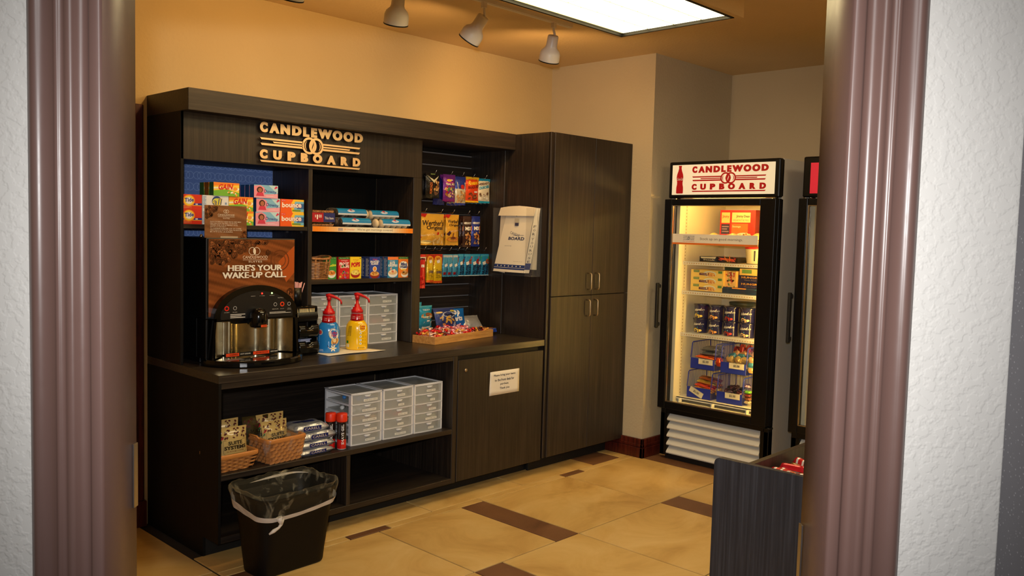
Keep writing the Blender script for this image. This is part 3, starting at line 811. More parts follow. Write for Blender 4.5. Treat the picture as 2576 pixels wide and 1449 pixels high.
for i in range(4):
    dbox(('pink and blue softener sheet box on the top row, front of four' if i == 0 else 'pink and blue softener sheet box on the top row, %s of four' % ['', 'second', 'third', 'rearmost'][i]), 3.380, SZ+2*hb, .143, .044, hb*.93, (130, 190, 226), [(36, 84, 150), (30, 70, 130)][i % 2], downy, y=-.365+.049*i)

# ------------------------------------------------------------------ coffee machine
def beans(p, a, b, c, d, k, seed, ra=.028, rb=.022):
    rr = random.Random(seed)
    for i in range(k):
        x_, y_ = rr.uniform(a, c), rr.uniform(b, d)
        x_ = min(1-ra*1.2, max(ra*1.2, x_)); y_ = min(1-max(rb, ra*p.w/p.h)*1.2, max(rb*1.2, y_))
        if (x_-a)/(c-a)*.85 + (d-y_)/(d-b)*.75 > 1.05 and a < .5: continue
        rot = rr.uniform(0, 3); base = rr.choice([(92, 46, 22), (110, 60, 32), (74, 36, 18), (134, 80, 46)])
        n_ = p.n+p.st*(i % 6)
        U0, V0 = p.u0+x_*p.w, p.v0+y_*p.h
        p.q.ell(U0, V0, ra*p.w*1.12, rb*p.h*1.15, (42, 20, 10), n_, 10, rot); p.q.ell(U0, V0, ra*p.w, rb*p.h, base, n_+p.st*.5, 10, rot)
        p.q.ell(U0, V0, ra*p.w*.85, rb*p.h*.12, (40, 18, 9), n_+p.st*.8, 6, rot)
        p.q.ell(U0-.003, V0+.004, ra*p.w*.35, rb*p.h*.25, tuple(min(255, int(x*1.5)) for x in base), n_+p.st*.9, 6, rot)
    p.n += p.st*8
def woodtone(seed, c0, c1):
    rr = random.Random(seed); ph = [rr.uniform(0, 6) for _ in range(6)]
    def f(u, v):
        g = .5+.25*math.sin(v*95+u*26+2*math.sin(u*7+ph[0]))+.15*math.sin(v*210+u*60+ph[1])+.10*math.sin(v*35-u*12+ph[2])
        g = min(1, max(0, g)); return tuple(int(a+(b-a)*g) for a, b in zip(c0, c1))
    return f
MX0, MX1, MYF = 3.057, 3.566, -.475
t = thing('coffee_machine', 'black countertop coffee brewer with brown coffee bean front panel and round drip tray', 'coffee machine', (MX0, 0, ZC))
W_ = MX1-MX0
q = MB(); q.box(0, MYF, .232, W_, -.04, .6425); q.box(0, -.375, .03, W_, -.04, .232); q.box(0, MYF, .03, .014, -.375, .232); q.box(W_-.014, MYF, .03, W_, -.375, .232); q.box(.02, -.37, .0, W_-.02, -.06, .03)
tag(q.build('body', 'black_plastic', t, bevel=.004, seg=2), 'black housing')
for y_ in (-.40, -.09):
    q = MB(); q.lathe([(0, 0), (.008, 0), (.008, .01), (.004, .016), (0, .016)], 12, (.012, y_, .6425)); q.build('screw', 'chrome', t)
q = MB(); q.frame((.012, MYF-.0035, 0), X, Z, -Y)
pw_, ph_ = W_-.020, .637-.245
q.box(.012, MYF-.003, .245, W_-.008, MYF, .637, (40, 24, 16))
p = Pen(q, pw_, ph_, 0, .245)
p.r(0, 0, 1, 1, woodtone(3, (92, 46, 20), (156, 88, 44)), 34, 60)
p.p([(.80, .70), (1, .92), (1, .55), (.9, .42)], (178, 84, 34))
for k_, (rr_, cc_) in enumerate(((.115, (104, 52, 26)), (.075, (120, 64, 34)))): q.ring(.82*pw_, .245+.72*ph_, rr_*pw_-.006, rr_*pw_, cc_, p.up(), 24)
beans(p, .0, .66, .46, 1.0, 150, 11); beans(p, .3, .9, .72, .985, 26, 5); beans(p, .93, .05, .985, .32, 14, 8, .03, .026)
beans(p, .66, .80, .70, .86, 2, 9)
for cxx in (.485, .535): q.ring(cxx*pw_, .245+.845*ph_, .018, .0205, (232, 220, 200), p.up(), 26)
p.e(.510, .845, .014, .04, (232, 220, 200), .25)
p.t('CANDLEWOOD', .375, .745, .665, .785, (238, 226, 206), -.004); p.r(.375, .728, .665, .732, (238, 226, 206)); p.t('SUITES', .44, .695, .60, .717, (238, 226, 206), .0)
for dx_ in (0, .006):
    p.t("HERE'S YOUR", .205+dx_, .585, .839+dx_, .665, (242, 238, 226), .014); p.t('WAKE-UP CALL.', .145+dx_, .490, .889+dx_, .570, (242, 238, 226), .014)
tag(q.build('front_panel', 'print_gloss', t), 'brown printed panel with coffee beans and white slogan')
# arched control hood
cx_ = 3.318-MX0
def arch(hw, zt, zb_, zs, k=20):
    pts = [(cx_-hw, zb_), (cx_+hw, zb_)]
    for i in range(k+1):
        a = math.pi*i/k; pts.append((cx_+hw*math.cos(a), zs+(zt-zs)*math.sin(a)))
    return pts
q = MB(); q.frame((0, MYF, 0), X, Z, -Y)
q.slab(arch(.238, .402, .222, .238), 0, .045)
q.slab([(cx_-.238, .238), (cx_-.253, .012), (cx_-.243, .012), (cx_-.226, .238)], -.02, .045); q.slab([(cx_+.226, .238), (cx_+.236, .012), (cx_+.246, .012), (cx_+.238, .238)], -.02, .045)
tag(q.build('hood', 'black_gloss', t, bevel=.006, seg=2), 'black arched hood')
q = MB(); q.frame((0, MYF-.045, 0), X, Z, -Y)
q.slab(arch(.205, .372, .232, .242), 0, .003, (26, 26, 27))
p = Pen(q, .41, .14, cx_-.205, .232, n=.0034)
for a, b_, r0, r1, c_ in ((.075, .40, .018, .031, (226, 40, 26)), (.185, .40, .019, .024, (190, 190, 190)), (.745, .47, .019, .024, (190, 190, 190)), (.845, .47, .018, .031, (232, 66, 26)), (.945, .47, .019, .024, (190, 190, 190))):
    q.ring(p.u0+a*p.w, p.v0+b_*p.h, r0*p.w, r1*p.w, c_, p.up(), 20)
for tx, a, b_, c_, d_ in (('START', .04, .24, .11, .27), ('BOLD', .155, .24, .215, .27), ('REGULAR', .70, .28, .79, .31), ('BOLD', .82, .28, .87, .31), ('HOT', .925, .29, .965, .315), ('WATER', .915, .25, .975, .275), ('BREW', .40, .80, .46, .825), ('POWER', .52, .80, .59, .825), ('READY', .66, .80, .73, .825), ('REFILL', .78, .70, .86, .73)):
    p.t(tx, a, b_, c_, d_, (205, 200, 190), .0, res=1)
p.lines(.12, .03, .32, .2, 3, (215, 212, 205), .5); p.lines(.66, .12, .97, .2, 2, (205, 200, 190), .5)
tag(q.build('control_panel', 'flat_paint', t), 'dark control panel with ringed buttons')
for nm, x_, z_, m_ in (('power_light', .555, .90, 'red_led'), ('ready_light', .695, .90, 'green_led')):
    q = MB(); q.lathe([(.0045, 0), (.0035, .003), (0, .004)], 12, (cx_-.205+x_*.41, MYF-.048, .232+z_*.14), axis=(0, -1, 0)); q.build(nm, m_, t)
# polished recess liner: flat wings, stepped flute and round column
q = MB()
wv = [(-.222, -.500), (-.155, -.440), (-.150, -.405), (-.125, -.400), (-.120, -.430), (-.095, -.436), (-.088, -.408), (-.04, -.398), (.0, -.396), (.045, -.402), (.06, -.41), (.072, -.425), (.085, -.450), (.105, -.466), (.125, -.466), (.140, -.452), (.150, -.430), (.175, -.425), (.205, -.47), (.222, -.50)]
nW = len(wv)-1
q.grid(lambda u, v: (cx_+wv[round(u*nW)][0], wv[round(u*nW)][1], .035+(.228-.035)*v), nW, 1)
tag(q.build('recess_liner', 'liner_steel', t), 'polished steel recess liner')
# nozzle
q = MB(); q.lathe([(0, .0), (.040, .0), (.046, .012), (.047, .055), (.043, .075), (.030, .092), (.012, .100), (0, .101)], 24, (cx_-.012, MYF-.075, .188)); q.box(cx_-.05, MYF-.07, .20, cx_+.025, MYF-.03, .262)
nz = tag(q.build('nozzle', 'black_gloss', t), 'glossy black domed nozzle')
q = MB(); q.box(cx_-.12, MYF-.03, .205, cx_-.05, MYF+.01, .232); q.build('nozzle_bracket', 'black_plastic', t)
q = MB(); q.frame((cx_-.012, MYF-.075, 0), X, Z, -Y, lambda u, v: math.sqrt(max(0, .0472**2-u*u)))
for i in range(6): q.rect(-.012+.006*i, .191, -.006+.006*i, .203, (232, 84, 34), .0006)
q.text('WARNING', -.006, .194, .02, .200, (40, 10, 0), .001); q.rect(.026, .192, .036, .198, (210, 200, 170), .0006)
q.build('warning_label', 'flat_paint', nz)
# drip tray
q = MB()
k = 48
def trp(r_, z_):
    out = []
    for i in range(k):
        a = 2*math.pi*i/k; yy_ = -math.cos(a)
        ry = .222 if yy_ < 0 else .10
        out.append((cx_-.005+.272*r_*math.sin(a), -.475+ry*r_*yy_, z_))
    return out
rings = [trp(.975, .001), trp(1, .006), trp(1, .026), trp(.985, .033), trp(.95, .034), trp(.93, .029)]
vs = [v for r_ in rings for v in r_]; fs = []
for j in range(len(rings)-1):
    for i in range(k): fs.append((j*k+i, j*k+(i+1) % k, (j+1)*k+(i+1) % k, (j+1)*k+i))
fs.append(tuple(range(k))); fs.append(tuple((len(rings)-1)*k+i for i in range(k)))
q.mesh([(a, b_, c_) for a, b_, c_ in vs], fs, WHITE)
tr_ = tag(q.build('drip_tray', 'black_gloss', t, bevel=0), 'half round black drip tray')
q = MB(); q.frame((cx_-.01, -.545, .0297), X, Y, Z); q.ring(0, 0, .036, .040, (225, 205, 170), .001, 28, asp=.75)
for i in range(22): q.rect(-.22+.006*i, -.03, -.217+.006*i, .02, (150, 150, 160), .0005)
q.build('tray_grille', 'flat_paint', tr_)
q = MB(); q.frame((0, -.500, 0), X, Z, -Y)
p = Pen(q, .36, .016, cx_-.165, .038, n=.001)
q.box(cx_-.17, -.4995, .034, cx_+.13, -.495, .056, (20, 20, 20))
p.r(0, 0, .2, 1, (234, 74, 30)); p.t('WARNING', .05, .25, .18, .75, (60, 10, 0)); p.t('HOT LIQUID', .22, .3, .38, .75, (225, 220, 210)); p.r(.42, 0, .68, 1, (234, 74, 30)); p.t('ADVERTENCIA', .46, .25, .66, .75, (60, 10, 0)); p.t('LIQUIDO CALIENTE', .70, .3, .82, .75, (225, 220, 210))
q.build('warning_strip', 'flat_paint', t)
# instruction card on top of the brewer
cz_ = ZC+.6425
q = MB(); q.box(0, 0, 0, .228, .003, .163, (150, 110, 76)); q.frame((0, -.0003, 0), X, Z, -Y); p = Pen(q, .228, .163)
p.r(0, 0, 1, 1, woodtone(5, (112, 70, 42), (150, 102, 66)), 18, 26); beans(p, 0, .62, .34, 1, 40, 4, .04, .04); beans(p, .86, 0, 1, .2, 8, 2, .04, .04)
for cxx in (.475, .52): q.ring(cxx*.228, .82*.163, .0075, .009, (232, 224, 206), p.up(), 20)
p.t('CANDLEWOOD', .30, .68, .70, .74, (232, 222, 204), 0); p.r(.3, .65, .7, .657, (232, 222, 204)); p.t('SUITES', .42, .59, .58, .625, (232, 222, 204), 0)
for i, (tx, x1) in enumerate((('PLACE CUP DIRECTLY UNDER THE TAP. PRESS BREW', .86), ('PRESS AND HOLD THE SMALL CUP BUTTON', .76), ('WHEN THE CUP IS NEARLY FULL', .78), ('REMOVE CUP AND ENJOY.', .50), ('TO DISPENSE A BIGGER CUP OF COFFEE', .86), ('PRESS THE BOLD BUTTON, THEN THE REGULAR', .88), ('BUTTON AGAIN.', .66))):
    z0 = .50-.052*i; p.t(tx, .12, z0-.018, x1, z0+.014, (240, 234, 220), .0, res=1)
p.r(.36, .0, .78, .05, (186, 170, 146))
tag(q.build('instruction_card', 'print_gloss', None, (3.056, -.462, cz_+.0003)), 'brown printed instruction card standing on top of the coffee machine', 'card')

# ------------------------------------------------------------------ condiment stand, straws, lids
cxl, cy0 = 3.581, -.475
t = thing('condiment_stand', 'black plastic condiment stand with two lower trays between the brewer and the blue bottle', 'organizer', (cxl, cy0, ZC))
q = MB(); q.box(0, .0, 0, .004, .17, .272); q.box(.126, 0, 0, .130, .17, .272); q.box(0, .165, 0, .130, .17, .272); q.box(0, 0, 0, .130, .17, .006)
for z_ in (.092, .185): q.box(.004, .02, z_, .126, .165, z_+.004)
tag(q.build('frame', 'black_plastic', t, bevel=.002), 'black frame')
for z0 in (.008, .100):
    q = MB(); n_ = 10
    # bowed tray front with a thumb notch
    q.grid(lambda u, v, z0=z0: (.002+.126*u, -.012-.014*math.sin(math.pi*v), z0+(.074-(.012 if .36 < u < .64 else 0))*v), 14, 6)
    q.box(.004, 0, z0, .126, .11, z0+.003)
    tr2 = q.build('tray', 'black_gloss', t)
    sm_ = tr2.modifiers.new('solid', 'SOLIDIFY'); sm_.thickness = .003
    q = MB(); q.box(.046, -.030, z0+.040, .084, -.0262, z0+.044); q.build('handle', 'chrome', tr2)
q = MB(); q.grid(lambda u, v: (.002+.126*u, -.010*math.sin(math.pi*v), .192+.048*v), 8, 5)
tp_ = q.build('top_bin', 'black_plastic', t)
q = MB(); q.box(.004, .002, .262, .126, .06, .27); q.build('lip', 'black_plastic', t)
rr = random.Random(3)
for i in range(14):
    q = MB(); q.box(-.0015, 0, 0, .0015, .012, .058, (240, 220, 160)); q.box(-.0016, -.0002, .045, .0016, .0122, .058, (222, 160, 80))
    o = q.build('sugar_packet', 'print_matte', None, (cxl+.010+.0081*i, cy0+.012, ZC+.212), rr.uniform(-.1, .1)); o.rotation_euler = (rr.uniform(-.08, .08), rr.uniform(-.1, .1), rr.uniform(-.15, .15))
    tag(o, 'cream sugar packet standing in the top of the condiment stand', 'packet', 'sugar packets in the condiment stand')
for i in range(4):
    q = MB(); q.box(0, 0, 0, .07, .03, .004, (170, 180, 215))
    o = q.build('creamer_packet', 'print_matte', None, (cxl+.02+.003*i, cy0-.004+.004*i, ZC+.074+.0045*i), rr.uniform(-.2, .2)); tag(o, 'pale blue packet lying in the lowest tray of the condiment stand', 'packet', 'pale blue packets in the lower tray')
q = MB(); q.lathe([(.0, 0), (.030, 0), (.036, .10), (.034, .10), (.029, .004), (0, .004)], 20, cap=False)
cupo = tag(q.build('stirrer_cup', 'black_plastic', None, (cxl+.045, cy0+.085, ZC+.2722)), 'black cup holding the pink stirrers', 'cup')
for i in range(44):
    a, r_ = rr.uniform(0, 6.28), .026*math.sqrt(rr.random())
    x_, y_ = r_*math.cos(a), r_*math.sin(a)
    q = MB(); q.tube([(x_*.55, y_*.55, .006), (x_*1.75+.004, y_*1.6, .126+rr.uniform(-.004, .004))], .0021, 5)
    o = q.build('stirrer', 'straw_pink', None, (cxl+.045, cy0+.085, ZC+.2722)); tag(o, 'thin pink stirrer straw standing in the cup beside the brewer', 'straw', 'pink stirrers in the cup')
q = MB(); pr_ = [(.0, 0), (.032, 0)]
for i in range(11): pr_ += [(.036-.0012*i, .008+.012*i), (.030-.0012*i, .014+.012*i)]
pr_ += [(.012, .152), (0, .153)]
q.lathe(pr_, 20); q.lathe([(0, -.15), (.03, -.15), (.03, 0)], 12)
tag(q.build('lid_stack', 'paper', None, (3.606, -.30, ZC+.26)), 'stack of white cup lids standing behind the pink stirrers', 'lids')
q = MB(); q.box(-.05, -.05, 0, .05, .05, .11); tag(q.build('lid_holder', 'black_plastic', None, (3.632, -.245, ZC)), 'small black holder behind the condiment stand', 'holder')

# ------------------------------------------------------------------ napkin and creamer bottles
q = MB()
q.grid(lambda u, v: Vector((3.72, -.575, ZC+.0012))*(1-u)*(1-v)+Vector((4.105, -.585, ZC+.0012))*u*(1-v)+Vector((4.03, -.33, ZC+.0012))*u*v+Vector((3.72, -.33, ZC+.0012))*(1-u)*v+Vector((0, 0, .004*max(0, 1-v*9)*abs(math.sin(u*4))+.0008)), 12, 8, (240, 232, 214))
o = q.build('napkin', 'napkin'); sm_ = o.modifiers.new('solid', 'SOLIDIFY'); sm_.thickness = .0016; sm_.offset = 1
tag(o, 'white paper napkin spread under the two creamer bottles', 'napkin')
def bottle(label, loc, rz, body, deco):
    t = thing('creamer_bottle', label, 'bottle', loc, rz)
    prof_ = [(0, 0), (.050, 0), (.058, .004), (.060, .012), (.0605, .10), (.060, .125), (.056, .145), (.047, .162), (.036, .174)]
    q = MB(); q.lathe([(a, b_, body) for a, b_ in prof_], 36, ex=1.05, ey=.82)
    q.v = q.v
    R_ = lambda z_: next((prof_[i][0]+(prof_[i+1][0]-prof_[i][0])*(z_-prof_[i][1])/max(1e-6, prof_[i+1][1]-prof_[i][1]) for i in range(1, len(prof_)-1) if prof_[i][1] <= z_ <= prof_[i+1][1]), .0605)
    q.frame((0, 0, 0), X, Z, -Y, lambda u, v: .82*math.sqrt(max(0, R_(v)**2-(u/1.05)**2)))
    deco(q)
    b_ = tag(q.build('body', 'print_gloss', t), 'printed shrink sleeve')
    q = MB(); q.lathe([(.040, .168, (170, 14, 20)), (.0385, .178, (185, 16, 24)), (.036, .205, (185, 16, 24)), (.032, .212, (235, 230, 225)), (.032, .216, (235, 230, 225))], 28, ex=1.0, ey=.85)
    q.frame((0, 0, 0), X, Z, -Y, lambda u, v: .85*math.sqrt(max(0, .0385**2-u*u)))
    for x_ in (-.024, .006): q.text('Coffee', x_, .192, x_+.018, .198, (240, 220, 210), .0006, res=1); q.text('mate', x_, .183, x_+.016, .188, (240, 220, 210), .0006, res=1)
    q.build('neck_band', 'print_gloss', t)
    q = MB(); q.lathe([(.034, .215), (.034, .232), (.026, .236), (.0255, .246), (.016, .249), (.015, .262), (.009, .265), (.0075, .30)], 24)
    q.tube([(0, 0, .296), (0, 0, .318)], [.014, .010], 14)
    q.tube([(-.016, .002, .320), (0, 0, .322), (.022, -.004, .318), (.045, -.010, .309), (.062, -.014, .299), (.068, -.016, .290), (.069, -.0165, .276)], [.009, .012, .0085, .0065, .0055, .0055, .005], 12)
    tag(q.build('pump', 'red_plastic', t), 'red pump with curved spout')
    return t
def d_blue(q):
    q.text('French Vanilla', -.052, .03, -.046, .10, (150, 200, 235), .0007, rot90=True, res=1)
    q.ell(.030, .108, .026, .034, (236, 216, 160), .0008, 18, .3); q.ell(.031, .108, .022, .029, (250, 248, 236), .0012, 18, .3)
    q.text('Coffee', .014, .108, .048, .124, (200, 30, 40), .0016, bold=.02); q.text('mate', .018, .094, .046, .108, (200, 30, 40), .0016, bold=.02)
    q.ell(.037, .068, .019, .026, (236, 190, 110), .0008, 16, -.4); q.ell(.038, .069, .013, .018, (196, 128, 60), .0012, 14, -.4); q.ell(.036, .071, .009, .011, (240, 214, 160), .0016, 12)
    for i in range(6): q.ell(.028+.010*math.cos(i*1.05), .028+.010*math.sin(i*1.05), .010, .004, (248, 240, 214), .0010+.0001*i, 8, i*1.05)
    q.ell(.028, .028, .004, .004, (240, 200, 70), .002, 8); q.poly([(-.005, .05), (.004, .038), (.014, .03), (.012, .026), (.0, .034)], (30, 40, 60), .0009)
    q.text('KEEPS', -.056, .012, -.026, .022, (230, 240, 248), .0008); q.ell(-.044, .118, .014, .016, (236, 216, 160), .0008, 12); q.ell(-.044, .118, .009, .011, (214, 60, 60), .0012, 10)
def d_yel(q):
    q.ell(.034, .132, .020, .024, (250, 244, 214), .0008, 16); q.text('Coffee', .020, .134, .050, .146, (205, 30, 30), .0012, bold=.02); q.text('mate', .024, .122, .048, .133, (205, 30, 30), .0012, bold=.02)
    q.poly([(-.060, .075), (-.032, .080), (-.024, .148), (-.040, .146)], (222, 200, 120), .0007)
    for i in range(8): q.rect(-.050+.001*i, .084+.0075*i, -.030+.0008*i, .087+.0075*i, (90, 70, 30), .0011)
    for i in range(4):
        z_ = .040+.020*i; q.ell(.026, z_, .0065, .0065, (250, 246, 226), .0010, 12); q.ell(.026, z_, .003, .002, (60, 40, 30), .0013, 6)
        for j in range(3): q.rect(.036, z_-.005+.004*j, .053, z_-.0035+.004*j, (170, 120, 20), .001)
    q.rect(.010, .010, .052, .020, (250, 245, 220), .001); q.text('KEEP REFRIGERATED', .012, .012, .050, .018, (40, 40, 30), .0013, res=1)
    q.rect(-.055, .04, -.044, .055, (40, 130, 50), .001); q.rect(-.055, .018, -.040, .036, (240, 236, 220), .001)
bottle('blue vanilla creamer bottle with red pump top', (3.800, -.455, ZC+.0035), -.66, (36, 130, 206), d_blue)
bottle('yellow creamer bottle with red pump top', (3.994, -.455, ZC+.0035), -.72, (250, 198, 20), d_yel)

# ------------------------------------------------------------------ five-drawer plastic units
def drawer_unit(label, loc, w_, d_, h_, labels, contents, group, top='frosted_frame'):
    t = thing('drawer_unit', label, 'drawer unit', loc, 0, group)
    n_ = 5; fr_ = .010; th = .013
    q = MB()
    for x_ in (0, w_-fr_):
        q.box(x_, 0, 0, x_+fr_, .022, h_); q.box(x_, d_-.02, 0, x_+fr_, d_, h_); 
        for i in range(n_+1):
            z_ = (h_-th)*i/n_; q.box(x_, .022, z_, x_+fr_*.8, d_-.02, z_+(.010 if i < n_ else th))
    q.box(0, d_-.006, 0, w_, d_, h_)
    for i in range(n_+1):
        z_ = (h_-.007)*i/n_
        # shelf bars bow forward a little
        q.grid(lambda u, v, z_=z_: (w_*u, -.008*math.sin(math.pi*u) if v < .5 else .012, z_+.006*(v*2 if v < .5 else 1)), 8, 4)
        q.grid(lambda u, v, z_=z_: (w_*u, -.008*math.sin(math.pi*u), z_-.001+.0075*v), 8, 1)
    tag(q.build('frame', 'white_plastic', t, bevel=.001), 'white plastic frame')
    q = MB(); q.box(.012, .012, h_-.004, w_-.012, d_-.012, h_-.002); q.build('top_panel', 'frosted_plastic', t)
    q = MB()
    for (a, b_, c_, e_) in ((0, 0, w_, .012), (0, d_-.012, w_, d_), (0, .012, .012, d_-.012), (w_-.012, .012, w_, d_-.012)): q.box(a, b_, h_-.003, c_, e_, h_+.003)
    q.build('top_rim', 'white_plastic', t)
    dh = (h_-.007)/n_
    rr = random.Random(int(w_*1e4)+int(loc[0]*1e3))
    for i in range(n_):
        z0 = (n_-1-i)*dh+.008; z1 = z0+dh-.010
        q = MB()
        q.grid(lambda u, v: (fr_+.001+(w_-2*fr_-.002)*u, .000-.009*math.sin(math.pi*u), z0+(z1-z0)*v), 10, 2)
        q.box(fr_+.002, .01, z0, w_-fr_-.002, d_-.012, z0+.002)
        d = tag(q.build('drawer', 'frosted_plastic', t), 'clear frosted drawer')
        # finger lip
        q = MB()
        q.grid(lambda u, v: (w_*.5+.045*(u-.5)*(1-.35*v)*2*.5, -.010-.010*math.sin(math.pi*min(1, v*1.0))*math.sin(math.pi*u), z1-.001-.014*v), 8, 4)
        q.build('handle', 'frosted_frame', d)
        if labels[i]:
            q = MB(); lw = min(.095, .0062*len(labels[i])+.012); u0 = w_*.57-lw/2+rr.uniform(-.006, .01)
            zl = z0+(z1-z0)*.20; q.frame((0, -.0096, 0), X, Z, -Y)
            q.slab([(u0, zl), (u0+lw, zl), (u0+lw, zl+.0125), (u0, zl+.0125)], 0, .0006, (232, 230, 222))
            q.text(labels[i], u0+.005, zl+.0035, u0+lw-.005, zl+.0095, (50, 46, 46), .0008, bold=.0, res=1)
            q.build('label', 'flat_paint', d)
        if contents[i]:
            c_, kind = contents[i]; q = MB()
            for k_ in range(9):
                x_ = fr_+.012+rr.random()*(w_-2*fr_-.05); y_ = .02+rr.random()*(d_-.09)
                if kind == 'r': q.lathe([(0, 0), (.011, 0), (.011, .034), (0, .034)], 10, (x_+.01, y_+.01, z0+.0125), col=c_, axis=(rr.uniform(-1, 1), rr.uniform(-1, 1), 0.02))
                else: q.box(x_, y_, z0+.002, x_+.035, y_+.03, z0+.008+rr.random()*.024, c_)
            tag(q.build('contents', 'print_card', d), kind='stuff')
    return t
GY = (150, 152, 150)
drawer_unit('white five-drawer plastic unit on the lower shelf beside the shave gel cans', (3.768, -.722, .4323), .210, .255, .285,
    ['LADIES DEODORANT', 'MENS DEODORANT', 'LADIES SHAVERS', 'NAIL CLIPPERS', 'MOUTHWASH'], [((60, 130, 205), 'r'), ((225, 225, 222), 'r'), ((220, 160, 90), 'b'), (GY, 'b'), ((90, 90, 90), 'b')], 'drawer units on the lower shelf')
drawer_unit('middle white five-drawer unit on the lower shelf, red packs in drawer three', (3.988, -.722, .4323), .218, .255, .285,
    ['ASPIRIN', 'COMBS', 'BAND AIDS', 'FLOSS', 'SEWING KITS'], [((120, 122, 120), 'b'), (GY, 'b'), ((205, 40, 40), 'b'), ((170, 175, 165), 'b'), ((140, 140, 140), 'b')], 'drawer units on the lower shelf')
drawer_unit('right end white five-drawer unit on the lower shelf, green soap in drawer two', (4.214, -.722, .4323), .218, .255, .285,
    ['HAIRBRUSH', 'SOAP', 'SHAMPOO', 'TOOTHBRUSHES', 'PLUGS'], [(GY, 'b'), ((70, 140, 90), 'b'), ((190, 70, 70), 'r'), ((205, 205, 150), 'b'), ((110, 112, 112), 'b')], 'drawer units on the lower shelf')
drawer_unit('white five-drawer plastic unit on the countertop behind the blue bottle', (3.768, -.292, ZC+.0005), .205, .255, .305,
    ['TEA', 'SOUP', '', 'TEA BAGS', ''], [((205, 200, 180), 'b'), ((200, 196, 180), 'b'), (GY, 'b'), (GY, 'b'), (GY, 'b')], 'drawer units on the countertop')
drawer_unit('white five-drawer plastic unit on the countertop behind the yellow bottle', (3.982, -.290, ZC+.0005), .208, .255, .302,
    ['TOPS', 'LIDS', 'CUPS', '', ''], [((220, 180, 130), 'b'), ((215, 212, 205), 'b'), (GY, 'b'), (GY, 'b'), (GY, 'b')], 'drawer units on the countertop')
drawer_unit('white five-drawer plastic unit on the countertop at the right, all drawers in view', (4.198, -.288, ZC+.0005), .228, .255, .300,
    ['BATTERIES', 'PINS', 'LOTION', 'EAR PLUGS', 'MISC ITEMS'], [((130, 132, 130), 'b'), (GY, 'b'), ((206, 110, 120), 'b'), (GY, 'b'), ((100, 102, 100), 'b')], 'drawer units on the countertop')

# ------------------------------------------------------------------ upper right shelf: price strip, tray, doughnut rolls
q = MB(); q.box(0, 0, 0, .726, .002, .029, (238, 232, 218)); q.frame((0, -.0003, 0), X, Z, -Y); p = Pen(q, .726, .029)
p.r(0, 0, 1, 1, lambda u, v: (lambda k_: (int(244-6*k_), int(140+92*k_), int(40+170*k_)))(min(1, max(0, min((u/.726)/.30, (1-u/.726)/.22)-.15))), 40, 1)
p.t('We\'ve got mornings covered.', .42, .22, .785, .80, (110, 96, 80), .0); p.t('for breakfast', .29, .35, .39, .75, (226, 110, 50), .0, slant=.1)
p.r(.235, .62, .28, .72, (70, 110, 170)); p.r(.235, .42, .28, .5, (70, 110, 170)); p.r(.235, .24, .28, .32, (70, 110, 170))
tag(q.build('price_strip', 'print_gloss', None, (3.7285, YB-.0022, 1.5985)), 'orange and white slogan strip on the edge of the upper right shelf', 'strip')

# low woven tray with a two-part price card
t = thing('woven_tray', 'low woven straw tray with red and blue price card on the upper right shelf', 'basket', (3.733, -.365, SZ))
q = MB()
for k_ in range(4):
    z_ = .010+.022*k_; pts = [(.006, .20, z_), (.006, .012, z_), (.012, .006, z_), (.143, .006, z_), (.149, .012, z_), (.149, .20, z_)]
    q.tube(pts, .0068, 7)
tag(q.build('woven_strips', 'wicker', t), kind='stuff')
q = MB()
for i in range(15):
    for k_ in range(2):
        x_ = .012+.0095*i; z_ = .088 if k_ else .012
        q.tube([(x_-.004, -.002, z_-.007), (x_, -.0035, z_), (x_+.004, -.002, z_+.007)], .0035, 5)
tag(q.build('rim_weave', 'wicker', t), kind='stuff')
q = MB(); q.box(.0, -.010, .030, .154, -.008, .082, (30, 36, 96)); q.frame((0, -.0102, .030), X, Z, -Y); p = Pen(q, .154, .052)
p.r(0, 0, .5, 1, (166, 20, 36)); p.r(.5, 0, 1, 1, (36, 44, 110)); p.t('$', .13, .46, .18, .76, WHITE, .01); p.t('1', .21, .28, .26, .78, WHITE, .02); p.t('00', .29, .46, .42, .80, WHITE, .01); p.t('This Item', .55, .30, .94, .58, WHITE, .0)
tag(q.build('price_card', 'print_card', t), 'red and blue price card')
q = MB(); q.box(.01, .02, .004, .145, .19, .008); q.build('bottom', 'wicker', t)
for i in range(3):
    q = MB(); q.grid(lambda u, v: ((.048*math.cos(u*6.283))*math.sin(v*3.1416), .04*math.sin(u*6.283)*math.sin(v*3.1416), .022-.022*math.cos(v*3.1416)), 14, 8, (126, 84, 50), closed_u=True)
    o = q.build('wrapped_pastry', 'print_foil', None, (3.785+.03*i, -.27+.05*i, SZ+.058)); tag(o, ['brown wrapped pastry showing over the straw tray rim at its left', 'brown wrapped pastry behind the first one in the straw tray', 'rear brown wrapped pastry in the straw tray'][i], 'pastry', 'wrapped pastries in the straw tray')

